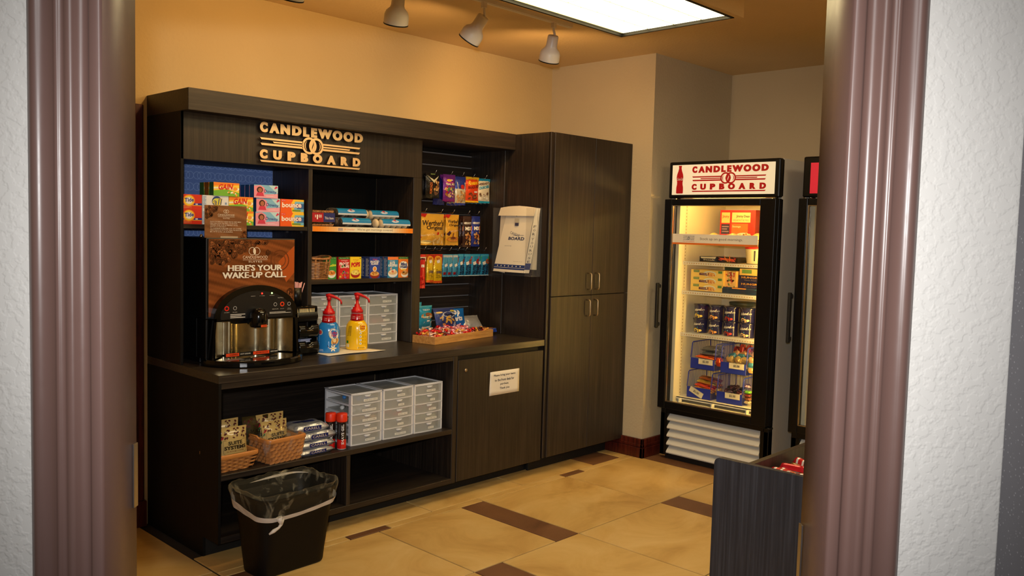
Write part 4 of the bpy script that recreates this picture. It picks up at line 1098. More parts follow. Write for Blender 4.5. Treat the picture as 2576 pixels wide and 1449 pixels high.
def donut_roll(label, x0, x1, y, z, choc, grp='doughnut rolls on the upper right shelf', rz=0.0):
    L_ = x1-x0; r_ = .030; ea = (46, 26, 18) if choc else (232, 214, 178)
    t = thing('doughnut_roll', label, 'pastry pack', (x0, y, z), rz, grp)
    for i in range(6):
        q = MB(); q.lathe([(.006, 0), (.020, 0), (.0265, .006), (.0275, .012), (.0265, .018), (.020, .024), (.006, .024)], 18, (.035+(L_-.07)*i/5-.012, 0, r_), axis=(1, 0, 0), col=ea); q.build('doughnut', 'print_card', t)
    q = MB()
    def rad(u): return .0295*min(1, (.16+abs(math.sin(math.pi*min(1, max(0, u))))*5)) if (u < .07 or u > .93) else .0295
    q.grid(lambda u, v: (L_*v, rad(v)*math.sin(u*6.283), r_+rad(v)*math.cos(u*6.283)*(1.0)), 18, 24, closed_u=True)
    q.build('wrapper', 'cello', t)
    # printed band: most of the length
    q = MB()
    a0, a1 = (.22, .90) if choc else (.24, .97)
    def bandcol(u, v):
        if v > .80: return (214, 220, 226)
        if .62 < v <= .80: return (40, 130, 190)
        return (36, 136, 196)
    rb_ = .0302
    def bp(u, v, dr=0.0):
        ang = math.radians(-10+118*v); return Vector((L_*(a0+(a1-a0)*u), -(rb_+dr)*math.sin(ang), r_+(rb_+dr)*math.cos(ang)))
    q.grid(lambda u, v: bp(u, v if not (.1 < v < .35) else v+.10*math.cos(u*6.28)), 16, 12, lambda u, v: bandcol(u, v))
    q.O = Vector((0, 0, 0)); q.disp = None
    class W: pass
    P0 = q.P; q.P = lambda u, v, n=0.0: bp(u, 1-v, n)
    q.ell(.45, .42, .13, .13, (240, 244, 250), .0008, 14); q.ell(.44, .56, .05, .09, (196, 40, 40), .0012, 10); q.text('Freshley', .34, .34, .56, .48, (30, 60, 140), .0012, bold=.02, res=1)
    q.P = P0
    tag(q.build('label_band', 'print_gloss', t), 'blue printed band')
    return t
donut_roll('chocolate doughnut roll in blue wrap, lower one beside the price card', 3.882, 4.185, -.335, SZ, True)
donut_roll('powdered doughnut roll in blue wrap at the right end, lowest', 4.150, 4.440, -.365, SZ, False)
donut_roll('chocolate doughnut roll on top of the lower one, left pile', 3.885, 4.190, -.285, SZ+.055, True)
donut_roll('white doughnut roll on top at the right of the pile', 4.140, 4.420, -.275, SZ+.052, False)
donut_roll('rear chocolate doughnut roll peeking at the back of the left pile', 3.895, 4.1, -.215, SZ, True)

# ------------------------------------------------------------------ second shelf: wicker basket and cereal boxes
t = thing('wicker_basket', 'small wicker basket with open handle holes beside the cereal boxes', 'basket', (3.735, -.345, 1.3226))
BW, BD, BH = .168, .16, .118
def wpath(z_, k_=28, amp=0.0, ph=0):
    out = []
    for i in range(k_):
        a = 2*math.pi*i/k_; f = .84+.16*(z_/BH)
        c_, s_ = math.cos(a), math.sin(a)
        ex_ = abs(c_)**.55*(1 if c_ > 0 else -1); ey_ = abs(s_)**.55*(1 if s_ > 0 else -1)
        am = amp*(1 if (i+ph) % 2 else -1)
        out.append((BW/2+(BW/2*f+am)*ex_, BD/2+(BD/2*f+am)*ey_, z_+(.013*(ex_**4) if z_ > BH*.9 else 0)))
    return out
q = MB()
for k_ in range(11): q.tube(wpath(.006+.0092*k_, amp=.0024, ph=k_), .0036, 5, closed=True)
tag(q.build('woven_strips', 'wicker', t), kind='stuff')
for i in range(14):
    a = 2*math.pi*i/14; q = MB()
    q.tube([wpath(z_, 14)[i] for z_ in (0, .04, .08, .115)], .005, 6); q.build('stake', 'wicker', t)
q = MB(); q.tube(wpath(BH, amp=.002), .0075, 6, closed=True); q.build('rim', 'wicker', t)
q = MB(); q.tube(wpath(.004), .006, 6, closed=True); q.build('base_ring', 'wicker', t)
q = MB(); q.box(.02, .02, .002, BW-.02, BD-.02, .006); q.build('bottom', 'wicker', t)
for i in range(3):
    q = MB(); q.box(-.03, -.02, 0, .03, .02, .085, (236, 232, 226)); o = q.build('tea_packet', 'print_card', None, (3.80+.018*i, -.29+.045*i, 1.331), .2*i); o.rotation_euler[0] = .06; tag(o, 'white packet standing inside the wicker basket', 'packet', 'white packets in the wicker basket')

def bowl(p, cx_, cy_, ra, rb, rim, fill, seed):
    p.e(cx_, cy_, ra, rb, rim, k=20); p.e(cx_, cy_+rb*.30, ra*.92, rb*.62, fill, k=18)
    p.specks(cx_-ra*.7, cy_+rb*.05, cx_+ra*.7, cy_+rb*.7, 14, [fill, tuple(max(0, c-50) for c in fill), tuple(min(255, c+25) for c in fill), (200, 120, 50)], .07, .04, seed)
def greenband(p):
    p.r(0, .90, 1, 1, (46, 120, 50)); p.t('0g trans fat', .1, .93, .9, .97, (230, 240, 200), .0, res=1)
def c_green(p): p.t('Jacks', .06, .52, .96, .66, (230, 240, 60), .05, sh=.04); bowl(p, .5, .22, .45, .18, (240, 240, 235), (232, 150, 60), 2); greenband(p)
def c_froot(p):
    greenband(p); p.t("Kellogg's", .22, .80, .78, .87, (250, 235, 230), 0, slant=.1); p.t('FROOT', .08, .62, .92, .76, WHITE, .05); p.t('LOOPS', .18, .50, .95, .62, WHITE, .05)
    p.e(.55, .62, .09, .06, (60, 30, 30)); p.e(.36, .58, .07, .05, (70, 160, 70)); p.specks(.1, .04, .9, .34, 26, [(236, 90, 60), (240, 200, 60), (90, 170, 80), (150, 90, 160), (240, 240, 230)], .08, .045, 4)
def c_pops(p):
    p.t("Kellogg's", .25, .82, .75, .90, (200, 60, 40), 0, slant=.1); p.t('Corn', .38, .74, .62, .80, (160, 60, 20), 0); p.t('POPS', .10, .52, .90, .74, (206, 30, 36), .07, sh=.03); bowl(p, .48, .22, .42, .19, (170, 30, 26), (244, 222, 110), 5); p.e(.9, .93, .05, .03, (110, 120, 50))
def c_flakes(p):
    p.t("Kellogg's", .28, .84, .72, .93, (226, 60, 70), 0, slant=.1); p.t('FROSTED', .08, .72, .92, .82, WHITE, .04, sh=.02); p.t('FLAKES', .16, .62, .84, .72, WHITE, .04, sh=.02); bowl(p, .5, .16, .46, .17, (150, 40, 30), (234, 176, 96), 6); p.e(.5, .44, .20, .12, (250, 246, 236)); p.e(.5, .44, .15, .09, (236, 150, 60))
def c_rice(p):
    p.r(0, .86, 1, 1, (244, 130, 60)); p.t("Kellogg's", .2, .76, .7, .84, (236, 236, 246), 0); p.t('RICE', .20, .64, .70, .76, WHITE, .04); p.t('KRISPIES', .06, .53, .94, .64, WHITE, .04); bowl(p, .5, .20, .46, .19, (236, 240, 246), (226, 190, 140), 7); p.specks(.2, .26, .8, .46, 8, [(214, 60, 50), (240, 200, 170), (240, 240, 235)], .09, .05, 8)
def c_mini(p):
    greenband(p); p.e(.5, .58, .44, .22, (250, 246, 226), k=18); p.t("Kellogg's", .3, .76, .72, .84, (210, 50, 50), 0); p.t('Mini', .22, .58, .84, .74, (40, 60, 130), .05, sh=-.02); p.t('Wheats', .12, .44, .90, .58, (40, 60, 130), .05, sh=.02); p.e(.5, .38, .25, .03, (250, 210, 60)); bowl(p, .62, .17, .36, .16, (240, 234, 224), (214, 160, 90), 9)
CZ, CH = 1.3226, .128
def sidelines(c_):
    def f(p): p.r(.0, 0, 1, 1, c_); p.lines(.15, .08, .9, .92, 14, (190, 196, 206), .5)
    return f
def cereal(label, x, w_, fc, sc_, dr, h_=CH, d_=.042, y=-.338, rz=0, sd=None):
    return carton('cereal_box', label, 'box', (x, y, CZ), w_, d_, h_, fc, sc_, dr, 'small cereal boxes on the second shelf', rz, sidedraw=sd)
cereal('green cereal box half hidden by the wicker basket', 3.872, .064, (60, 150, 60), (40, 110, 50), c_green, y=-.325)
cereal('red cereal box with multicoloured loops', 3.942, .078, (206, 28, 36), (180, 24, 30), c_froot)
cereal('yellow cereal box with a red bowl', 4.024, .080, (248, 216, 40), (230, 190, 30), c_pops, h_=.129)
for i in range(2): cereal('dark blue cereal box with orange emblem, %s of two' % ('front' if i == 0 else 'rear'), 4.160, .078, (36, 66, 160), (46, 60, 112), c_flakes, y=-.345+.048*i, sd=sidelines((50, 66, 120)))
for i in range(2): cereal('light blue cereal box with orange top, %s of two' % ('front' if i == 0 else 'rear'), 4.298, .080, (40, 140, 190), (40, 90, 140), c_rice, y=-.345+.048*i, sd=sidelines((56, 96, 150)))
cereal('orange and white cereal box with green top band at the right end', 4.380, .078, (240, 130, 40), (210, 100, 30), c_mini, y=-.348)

# ------------------------------------------------------------------ hanging snack packs
def pouch(name, label, cat, x, y, ztop, w_, h_, th, base, draw, group, rz=0.0, tilt=0.0, mt='print_foil', crimp=.10, nx=10, ny=14, hook=None):
    """sealed bag: bulged front and back, flat crimped ends; origin at its top centre"""
    q = MB()
    def bl(u, v):
        a = min(1, max(0, (u+w_/2)/w_)); b_ = min(1, max(0, (v+h_)/h_))
        bb = min(1, max(0, (b_-crimp)/(1-2*crimp)))
        return th/2*(math.sin(math.pi*a)**.6 if 0 < a < 1 else 0)*(math.sin(math.pi*bb)**.5 if 0 < bb < 1 else 0)+.0008*math.sin(a*23+b_*9)
    def wob(v): return w_/2*(1-.05*math.sin(math.pi*v)) if True else w_/2
    fr_ = lambda u, v: (wob(v)*(2*u-1), -bl(w_*(u-.5), -h_*(1-v)), -h_*(1-v)+.002*math.sin(u*18)*(v < .02))
    bk_ = lambda u, v: (wob(v)*(1-2*u), .004+bl(w_*(u-.5), -h_*(1-v))*.7, -h_*(1-v))
    q.grid(fr_, nx, ny, base if callable(base) else (lambda u, v: base)); q.grid(bk_, nx, ny, (base(.5, .5) if callable(base) else base))
    q.frame((0, 0, 0), X, Z, -Y, lambda u, v: bl(u, v)+.0006)
    p = Pen(q, w_, h_, -w_/2, -h_, n=.0006, step=.00025)
    if draw: draw(p)
    o = q.build(name, mt, None, (x, y, ztop), rz); o.rotation_euler = (tilt, 0, rz)
    return tag(o, label, cat, group)
def hook(x, z, label='chrome display hook', y0=-.052, L_=.21):
    t = thing('display_hook', label, 'hook', (x, y0, z), 0, 'chrome hooks on the slatted wall')
    q = MB(); q.tube([(0, 0, 0), (0, -L_, -.002), (0, -L_-.018, .020)], .0022, 6); q.build('rod', 'wire_chrome', t)
    q = MB(); q.box(-.014, -.001, -.020, .014, .003, .012); q.build('backplate', 'wire_chrome', t)
def bands(*bs):
    def f(u, v):
        for lim, c_ in bs:
            if v <= lim: return c_
        return bs[-1][1]
    return f
def nuts(cols, a, b, c, d, k, ra=.07, rb=.035, seed=1):
    return lambda p: p.specks(a, b, c, d, k, cols, ra, rb, seed)
NUT = [(200, 150, 90), (222, 178, 118), (170, 116, 60), (236, 200, 146)]
def p_alm(p):
    p.e(.68, .42, .22, .30, (120, 84, 60), k=18); p.specks(.52, .2, .85, .66, 10, NUT, .09, .06, 2); p.p([(.1, .9), (.5, .72), (.9, .9), (.8, .82), (.5, .60), (.2, .82)], (232, 226, 190)); p.t('ALMONDS', .22, .16, .38, .62, (206, 110, 50), .02, rot90=True); p.r(.35, .93, .65, .97, (150, 170, 90))
def p_choc(p):
    p.e(.55, .42, .25, .32, (226, 200, 150), k=18); p.e(.52, .40, .17, .24, (30, 24, 22), k=16); p.t('GOOD', .2, .74, .8, .82, (225, 225, 220), .02); p.e(.3, .2, .1, .04, (60, 160, 60))
def p_purp(p):
    p.t('TRAIL MIX', .14, .60, .86, .68, (250, 244, 200), .03); p.specks(.12, .12, .88, .56, 34, NUT+[(180, 50, 40), (70, 140, 70), (60, 60, 140)], .09, .04, 5); p.e(.4, .78, .18, .05, (250, 200, 60)); p.e(.45, .70, .3, .03, (220, 80, 150)); p.r(.45, .78, .7, .82, WHITE)
def p_pea(p):
    p.p([(.2, .95), (.8, .95), (.95, .55), (.05, .55)], (40, 56, 150)); p.p([(.1, .8), (.9, .8), (.8, .48), (.2, .48)], (226, 222, 200)); p.e(.55, .64, .18, .08, (200, 50, 40)); p.specks(.08, .10, .92, .48, 40, NUT, .09, .04, 7)
def p_ree(p):
    p.r(0, .88, 1, 1, (248, 196, 30)); p.r(0, 0, 1, .06, (248, 196, 30)); p.t("Reese's", .12, .66, .92, .84, (250, 190, 30), .035, slant=.1, sh=.06); p.t('SNACK MIX', .12, .50, .95, .62, (120, 30, 20), .03, sh=.10); p.r(.52, .38, .76, .44, WHITE); p.e(.62, .22, .16, .09, (120, 66, 40)); p.e(.62, .22, .11, .055, (190, 110, 66)); p.specks(.15, .14, .85, .36, 7, [(110, 60, 36), (200, 140, 90)], .08, .04, 8)
def p_her(p):
    p.r(0, .88, 1, 1, (30, 150, 190)); p.r(0, 0, 1, .08, (30, 150, 190)); p.t("HERSHEY'S", .10, .70, .90, .80, (90, 50, 30), .03, sh=.08); p.t('CRUNCHERS', .12, .54, .86, .66, (30, 150, 190), .04, sh=.10); p.specks(.2, .14, .85, .42, 10, [(250, 244, 230), (110, 80, 60), (160, 130, 100)], .09, .05, 9)
def p_wer(p):
    p.p([(.05, 1), (.3, 1), (.2, .88), (.04, .92)], (206, 40, 30)); p.t("Werther's", .06, .62, .94, .80, (52, 28, 14), .02, slant=.03); p.t('Original', .22, .46, .90, .62, (52, 28, 14), .02); p.p([(0, .22), (.72, .34), (.72, .42), (0, .32)], (210, 40, 26)); p.t('Sweet Hard Candies', .03, .27, .62, .34, (250, 235, 200), .0, sh=.06)
    p.specks(.55, .06, .95, .38, 14, [(244, 190, 90), (232, 160, 60), (250, 214, 140)], .09, .05, 4); p.e(.25, .10, .24, .06, (250, 224, 150))
def p_wer2(p):
    p.p([(0, 1), (.4, 1), (.2, .88), (0, .92)], (206, 40, 30)); p.t("Werther's", .12, .72, .95, .84, (52, 28, 14), .02); p.t('Original', .2, .60, .95, .70, (52, 28, 14), .02); p.p([(.05, .36), (.2, .46), (1, .56), (1, .48), (.3, .38), (.2, .30)], (66, 34, 56)); p.t('Soft Caramels', .25, .43, .9, .48, (230, 210, 190), .0, sh=.04); p.e(.5, .2, .42, .08, (214, 130, 40)); p.p([(.42, .2), (.5, .2), (.52, .40), (.44, .40)], (120, 60, 30)); p.e(.5, .23, .2, .04, (130, 66, 34))
def p_mix(c1, c2):
    def f(p):
        p.r(0, .76, 1, .90, c2); p.t("HERSHEY'S", .08, .74, .92, .81, (240, 236, 230), .03); p.r(0, .52, 1, .68, (236, 120, 36)); p.t('MIX', .18, .54, .84, .66, (250, 246, 236), .06); p.e(.5, .33, .30, .09, (230, 130, 50)); p.e(.5, .33, .18, .05, (90, 50, 30)); p.specks(.1, .08, .9, .48, 18, NUT+[(90, 50, 30), (70, 36, 20)], .12, .035, 11)
    return f
def p_red(p):
    p.r(0, .80, 1, .92, (235, 230, 226)); p.t('JERKY', .1, .82, .9, .90, (30, 20, 20), .03); p.r(.25, .62, .7, .70, (240, 236, 230)); p.r(.0, .40, 1, .42, (150, 10, 20)); p.specks(.1, .05, .9, .4, 10, [(226, 40, 40), (170, 14, 20)], .16, .03, 5)
def p_yel(p):
    p.r(0, .62, 1, 1, (196, 50, 30)); p.e(.45, .86, .36, .09, (240, 160, 40)); p.t('HOT', .25, .80, .65, .88, (150, 20, 20), .02); p.p([(.3, .68), (.62, .72), (.56, .82), (.24, .78)], WHITE); p.lines(.2, .18, .85, .5, 6, (150, 120, 20)); p.t('CHEESE', .2, .34, .85, .42, (60, 60, 120), .02); p.r(0, 0, 1, .08, (220, 90, 30))
def p_rkt(c_):
    def f(p):
        p.r(0, .62, 1, .84, c_); p.r(.1, .86, .9, .96, (180, 190, 196)); p.p([(.3, .42), (.72, .48), (.66, .60), (.24, .54)], (238, 236, 230)); p.r(.12, .08, .52, .20, (150, 30, 40)); p.t('RICE', .56, .06, .8, .4, (40, 60, 120), .02, rot90=True)
    return f
def p_nut(c_, c2):
    def f(p):
        p.r(0, .88, 1, .97, (70, 170, 206)); p.r(0, .62, 1, .88, c_); p.e(.78, .66, .24, .12, c2); p.p([(.22, .48), (.56, .54), (.50, .68), (.16, .62)], (240, 238, 232)); p.t('NUTRI', .18, .06, .50, .50, (30, 36, 60), .05, rot90=True, slant=0); p.t('GRAIN', .54, .06, .86, .50, (30, 36, 60), .05, rot90=True); p.r(0, 0, 1, .03, (220, 236, 240))
    return f
g1, g2, g3 = 'snack bags hanging in the top row', 'candy bags hanging in the middle row', 'bars and sticks hanging in the bottom row'
yf = -.245
for x_, z_ in ((4.60, 1.99), (4.74, 1.99), (4.88, 1.99), (4.985, 1.99), (5.085, 1.985), (5.20, 1.985), (4.66, 1.737), (4.80, 1.737), (4.905, 1.737), (5.045, 1.735), (5.135, 1.735), (4.59, 1.49), (4.66, 1.49), (4.74, 1.487), (4.80, 1.487), (4.885, 1.487), (4.96, 1.487), (5.03, 1.487), (5.14, 1.487), (5.21, 1.487)):
    hook(x_, z_+.004, ('chrome display hook in the %s row' % {1.99: 'top', 1.985: 'top', 1.737: 'middle', 1.735: 'middle', 1.49: 'bottom', 1.487: 'bottom'}[z_])+' of the slatted wall')
def stack(n_, label_front, label_back, *a, dy=.034, **k):
    name, cat, x, z, w_, h_, th, base, draw, grp = a
    for i in range(n_):
        pouch(name, label_front if i == 0 else '%s, %s' % (label_back, ['', 'second from the front', 'third from the front', 'fourth from the front'][i]), cat, x+(.004 if i % 2 else 0), yf+dy*i+k.get('yo', 0), z-.002*i, w_, h_, th, base, draw, grp, tilt=k.get('tilt', 0)+.03*i, rz=k.get('rz', 0))
stack(3, 'black snack bag with a green mark, leftmost of the top row', 'black snack bag behind the leftmost one in the top row', 'snack_bag', 'snack', 4.60, 1.992, .105, .172, .03, (20, 18, 18), p_choc, g1)
stack(3, 'black almond bag with orange upright lettering in the top row', 'black almond bag behind the first in the top row', 'snack_bag', 'snack', 4.735, 1.995, .125, .165, .034, (18, 16, 17), p_alm, g1)
stack(3, 'purple trail mix bag in the top row', 'purple trail mix bag behind the first in the top row', 'snack_bag', 'snack', 4.880, 1.993, .108, .178, .036, bands((.08, (130, 20, 110)), (1, (120, 40, 140))), p_purp, g1)
pouch('snack_bag', 'navy blue peanut bag peeking out between the black and purple bags', 'snack', 4.822, yf+.035, 1.985, .10, .195, .03, (24, 36, 110), None, g1)
stack(3, 'blue and silver peanut bag in the top row', 'blue peanut bag behind the silver one in the top row', 'snack_bag', 'snack', 4.983, 1.985, .098, .190, .036, bands((.10, (30, 50, 150)), (.6, (200, 190, 160)), (1, (40, 56, 150))), p_pea, g1)
stack(2, 'bright orange snack mix bag with yellow top in the top row', 'orange snack mix bag behind the first in the top row', 'snack_bag', 'snack', 5.092, 1.990, .125, .172, .036, (226, 70, 24), p_ree, g1)
stack(3, 'cream and teal snack bag, rightmost of the top row', 'cream and teal snack bag behind the rightmost one', 'snack_bag', 'snack', 5.198, 1.985, .122, .168, .034, (226, 216, 190), p_her, g1, rz=-.06)
stack(2, 'large gold bag of hard caramel candies in the middle row', 'large gold candy bag behind the first in the middle row', 'candy_bag', 'candy', 4.735, 1.728, .210, .205, .045, (232, 176, 60), p_wer, g2)
pouch('candy_bag', 'large gold candy bag at the far left, partly behind the upright panel', 'candy', 4.60, yf+.07, 1.725, .16, .20, .04, (232, 176, 60), p_wer, g2)
stack(2, 'narrow gold bag of soft caramels in the middle row', 'narrow gold candy bag behind the first one', 'candy_bag', 'candy', 4.915, 1.728, .120, .205, .036, (226, 168, 50), p_wer2, g2)
stack(2, 'brown snack mix tube bag in the middle row', 'brown snack mix bag behind the first one', 'candy_bag', 'candy', 5.053, 1.722, .082, .212, .03, (58, 32, 26), p_mix((58, 32, 26), (90, 60, 50)), g2)
stack(2, 'blue snack mix tube bag, rightmost of the middle row', 'blue snack mix bag behind the rightmost one', 'candy_bag', 'candy', 5.134, 1.724, .080, .208, .03, (34, 50, 140), p_mix((34, 50, 140), (60, 80, 170)), g2)
stack(2, 'long red meat stick pack at the left of the bottom row', 'long red pack behind the first one in the bottom row', 'stick_pack', 'snack', 4.600, 1.468, .060, .215, .018, (206, 22, 26), p_red, g3)
stack(2, 'long red meat stick pack touching the yellow ones in the bottom row', 'long red pack behind the second one in the bottom row', 'stick_pack', 'snack', 4.660, 1.462, .056, .222, .018, (196, 18, 24), p_red, g3)
stack(2, 'left yellow and red snack stick pack in the bottom row', 'yellow pack behind the left yellow one', 'stick_pack', 'snack', 4.728, 1.462, .062, .185, .022, (226, 186, 30), p_yel, g3)
stack(2, 'right yellow and red snack stick pack in the bottom row', 'yellow pack behind the right yellow one', 'stick_pack', 'snack', 4.796, 1.463, .074, .192, .024, (230, 190, 30), p_yel, g3)
for x_, c_, lb in ((4.862, (60, 120, 160), 'silver and blue crispy bar, leftmost of three in the bottom row'), (4.905, (60, 120, 160), 'silver and blue crispy bar, middle of three in the bottom row'), (4.950, (232, 150, 50), 'orange and blue crispy bar beside the two silver ones')):
    pouch('cereal_bar', lb, 'snack bar', x_, yf-.002*(x_ > 4.93), 1.462, .052, .150, .018, (70, 150, 190), p_rkt(c_), g3)
for x_, c_, c2, w_, lb in ((5.008, (30, 44, 120), (120, 70, 40), .058, 'light blue cereal bar with navy top, left of its pair'), (5.062, (30, 44, 120), (170, 80, 40), .070, 'light blue cereal bar with navy top, right of its pair'),
                         (5.130, (200, 36, 44), (180, 40, 30), .078, 'light blue cereal bar with red top near the right end'), (5.178, (60, 160, 60), (90, 140, 50), .05, 'light blue cereal bar with green top, half behind its neighbour'), (5.222, (70, 170, 60), (180, 90, 40), .080, 'light blue cereal bar with green top, rightmost of the bottom row')):
    pouch('cereal_bar', lb, 'snack bar', x_, yf-.006*(w_ > .06), 1.464, w_, .150, .02, (40, 140, 190), p_nut(c_, c2), g3)

# ------------------------------------------------------------------ paper bags in a clear holder on the cupboard side
t = thing('bag_holder', 'clear plastic holder fixed to the side of the tall cupboard', 'holder', (XT, -.54, 1.33))
q = MB(); q.box(-.004, -.185, 0, -.001, .185, .46); q.box(-.085, -.188, .0, 0, -.185, .455); q.box(-.085, .185, .02, 0, .188, .455); q.box(-.088, -.188, .0, -.085, -.125, .455); q.box(-.085, -.185, 0, -.004, .185, .003)
tag(q.build('shell', 'clear_acrylic', t), 'clear acrylic shell')
q = MB(); q.box(-.003, -.012, .375, -.0005, .012, .40, (200, 198, 190)); q.tube([(-.004, 0, .40), (-.05, 0, .40), (-.055, 0, .41)], .003, 6); q.build('hanger', 'wire_chrome', t)
NAVB = (34, 56, 120)
def bagmesh(q, xo, top, bot, y0t, y1t, y0b, y1b, th, bend):
    """one folded paper bag leaning out from the cupboard side; returns point function"""
    def f(u, v):   # u along -Y (left to right), v up
        yy_ = (y0b+(y1b-y0b)*u)*(1-v)+(y0t+(y1t-y0t)*u)*v
        return Vector((xo-th*(1-v)**1.2-bend*math.sin(math.pi*v)*.3-.006*math.sin(math.pi*u), yy_, bot+(top-bot)*v))
    return f
hold = [(0, 'rear cream paper bag in the clear holder on the cupboard side', .0), (1, 'front cream paper bag with navy border in the clear holder', .012)]
t2 = thing('paper_bag', hold[0][1], 'bag', (XT, -.54, 1.33), 0, 'paper bags in the clear holder')
q = MB(); f = bagmesh(q, -.012, .455, .045, .178, -.170, .170, -.165, .012, .01)
q.grid(lambda u, v: f(u, v)+Vector((.004*math.sin(v*14+u*5), 0, .016*(1-abs(2*u-1)**1.0)*(v > .95))), 12, 12, (232, 224, 204)); q.grid(lambda u, v: f(1-u, v)+Vector((.008, 0, 0)), 8, 8, (225, 216, 196))
q.build('sheet', 'print_matte', t2)
t2 = thing('paper_bag', hold[1][1], 'bag', (XT, -.54, 1.33), 0, 'paper bags in the clear holder')
q = MB(); f = bagmesh(q, -.030, .455, .022, .100, -.150, .168, -.118, .062, .02)
def fcol(u, v):
    if .055 < v < .135: return NAVB
    return (238, 230, 210)
q.grid(lambda u, v: f(u, v), 16, 25, fcol)
q.P = lambda u, v, n=0.0: f(u, v)+Vector((-.0010-n, 0, 0))
for i in range(7): q.ell(.12+.125*i, .095, .018, .012, (232, 228, 214), .0004, 6)
q.rect(0, .118, 1, .124, (225, 222, 212), .0002, 10, 1); q.rect(0, .066, 1, .071, (225, 222, 212), .0002, 10, 1)
q.text('BOARD', .30, .50, .84, .55, (34, 46, 90), .0005, bold=.03); q.rect(.45, .575, .80, .58, (34, 46, 90), .0005, 4, 1); q.text('CANDLE', .32, .60, .66, .64, (90, 96, 120), .0005, shear=-.05); q.text('suit your stay', .22, .40, .46, .415, (70, 76, 100), .0005, res=1); q.text('thank you', .62, .165, .90, .175, (70, 76, 100), .0005, res=1)
q.build('front_sheet', 'print_matte', t2)
q = MB()
q.grid(lambda u, v: Vector((-.030-.060*(1-v)**1.2+.028*u, -.150-.118*0+(.032*(1-v))*1-.022*u, .022+.433*v)), 4, 20, fcol)
q.P = lambda u, v, n=0.0: Vector((-.031-.060*(1-v)**1.2+.028*u-n, -.151+.032*(1-v)-.022*u-n, .022+.433*v))
for i, ch in enumerate('FORYOURUSE'): 
    if ch: q.text(ch, .25, .70-.058*i-(.02 if i > 2 else 0), .75, .735-.058*i-(.02 if i > 2 else 0), (70, 70, 80), .0006, res=1)
q.build('side_fold', 'print_matte', t2)
q = MB(); q.grid(lambda u, v: Vector((-.030-.022*v-.010*math.sin(u*3.14), .17-.33*u, .457-.055*v+.012*math.sin(u*3.14)*(1-v))), 10, 3, (228, 218, 196)); q.grid(lambda u, v: Vector((-.032-.02*v, .165-.07*u, .44-.42*v-.01*u)), 3, 8, (222, 212, 190))
q.build('top_fold', 'print_matte', t2)
q = MB(); q.box(-.058, -.012-.02, .355, -.054, .028-.02, .385, (196, 188, 168)); q.box(-.059, -.026, .335, -.0545, .004, .355, (60, 60, 90)); q.build('handle_cutout', 'print_matte', t2)

# ------------------------------------------------------------------ bamboo tray of sweets, bags behind it
t = thing('bamboo_tray', 'shallow bamboo tray full of wrapped sweets on the countertop', 'tray', (4.53, -.56, ZC+.0005))
TW, TD, TH = .62, .255, .048
for (a, b_, c_, d_) in ((0, 0, TW, .010), (0, TD-.010, TW, TD), (0, .010, .010, TD-.010), (TW-.010, .010, TW, TD-.010)):
    B(a, b_, 0, c_, d_, TH).build('side', 'bamboo', t, bevel=.001)
B(.0102, .0102, 0, TW-.0102, TD-.0102, .005).build('bottom', 'bamboo', t)
t['label'] = 'shallow bamboo tray full of wrapped sweets on the countertop'
for o in [t]: o.location = (4.50, -.566, ZC+.0005); o.rotation_euler = (0, 0, .165)
TM = Matrix.Translation((4.50, -.566, ZC)) @ Matrix.Rotation(.165, 4, 'Z')
rr = random.Random(21)
kinds = [('candy_red', (206, 24, 28), 'print_foil'), ('candy_clear', (226, 180, 170), 'print_foil'), ('candy_cola', (70, 26, 20), 'print_foil'), ('candy_gold', (226, 150, 60), 'print_foil'), ('candy_pink', (224, 150, 160), 'print_foil')]
cme = []
for nm, c_, m_ in kinds:
    q = MB(); tw = tuple(min(255, int(x*1.15)+20) for x in c_)
    q.lathe([(.0062, -.024, tw), (.0035, -.013, tw), (.0095, -.010, c_), (.0115, 0, c_), (.0095, .010, tw), (.0035, .013, tw), (.0062, .024, tw)], 9, axis=(1, 0, 0), col=c_, cap=False)
    cme.append(q.data('wrapped_candy', m_))
adj = ['red', 'pale', 'dark brown', 'golden', 'pink striped']
for i in range(210):
    u, v = rr.random(), rr.random()
    lx, ly = .03+(TW-.06)*u, .03+(TD-.055)*v
    hgt = .012+rr.random()*.040+.018*math.sin(math.pi*u)*v
    kk = (4 if (u > .45 and v > .35 and rr.random() < .8) else rr.choice([0, 0, 0, 1, 1, 2, 3, 3]))
    P_ = TM @ Vector((lx, ly, hgt+.006))
    o = bpy.data.objects.new('wrapped_candy', cme[kk]); COL.objects.link(o); o.location = P_; o.rotation_euler = (rr.uniform(-.5, .5), rr.uniform(-.5, .5), rr.uniform(0, 3.14))
    tag(o, 'small %s wrapped sweet heaped in the bamboo tray' % adj[kk], 'candy', '%s sweets in the bamboo tray' % adj[kk])
def p_honey(p):
    p.t('TEDDY', .30, .80, .80, .86, (230, 240, 240), .02); p.e(.58, .58, .40, .13, (190, 120, 50), k=18); p.e(.58, .64, .16, .08, (130, 70, 30)); p.t('Honey Maid', .18, .48, .98, .60, (240, 236, 200), .03); p.p([(.3, .05), (.85, .05), (.9, .34), (.35, .34)], (236, 230, 224)); p.r(.5, .34, .7, .40, (240, 240, 235))
def p_cheese(p):
    p.e(.62, .62, .32, .16, (200, 206, 220), k=16); p.t('cheese', .36, .56, .92, .68, (20, 20, 30), .02); p.specks(.1, .1, .9, .5, 16, [(226, 180, 80), (160, 170, 190), (40, 50, 90)], .1, .07, 3); p.e(.2, .75, .14, .05, (240, 210, 120)); p.e(.85, .82, .12, .05, (240, 220, 80))
def p_pop(p):
    p.t('pop', .14, .52, .70, .92, (250, 250, 250), .06); p.t('tarts', .22, .24, .80, .52, (250, 250, 250), .05, sh=.05)
gb = 'snack bags standing behind the bamboo tray'
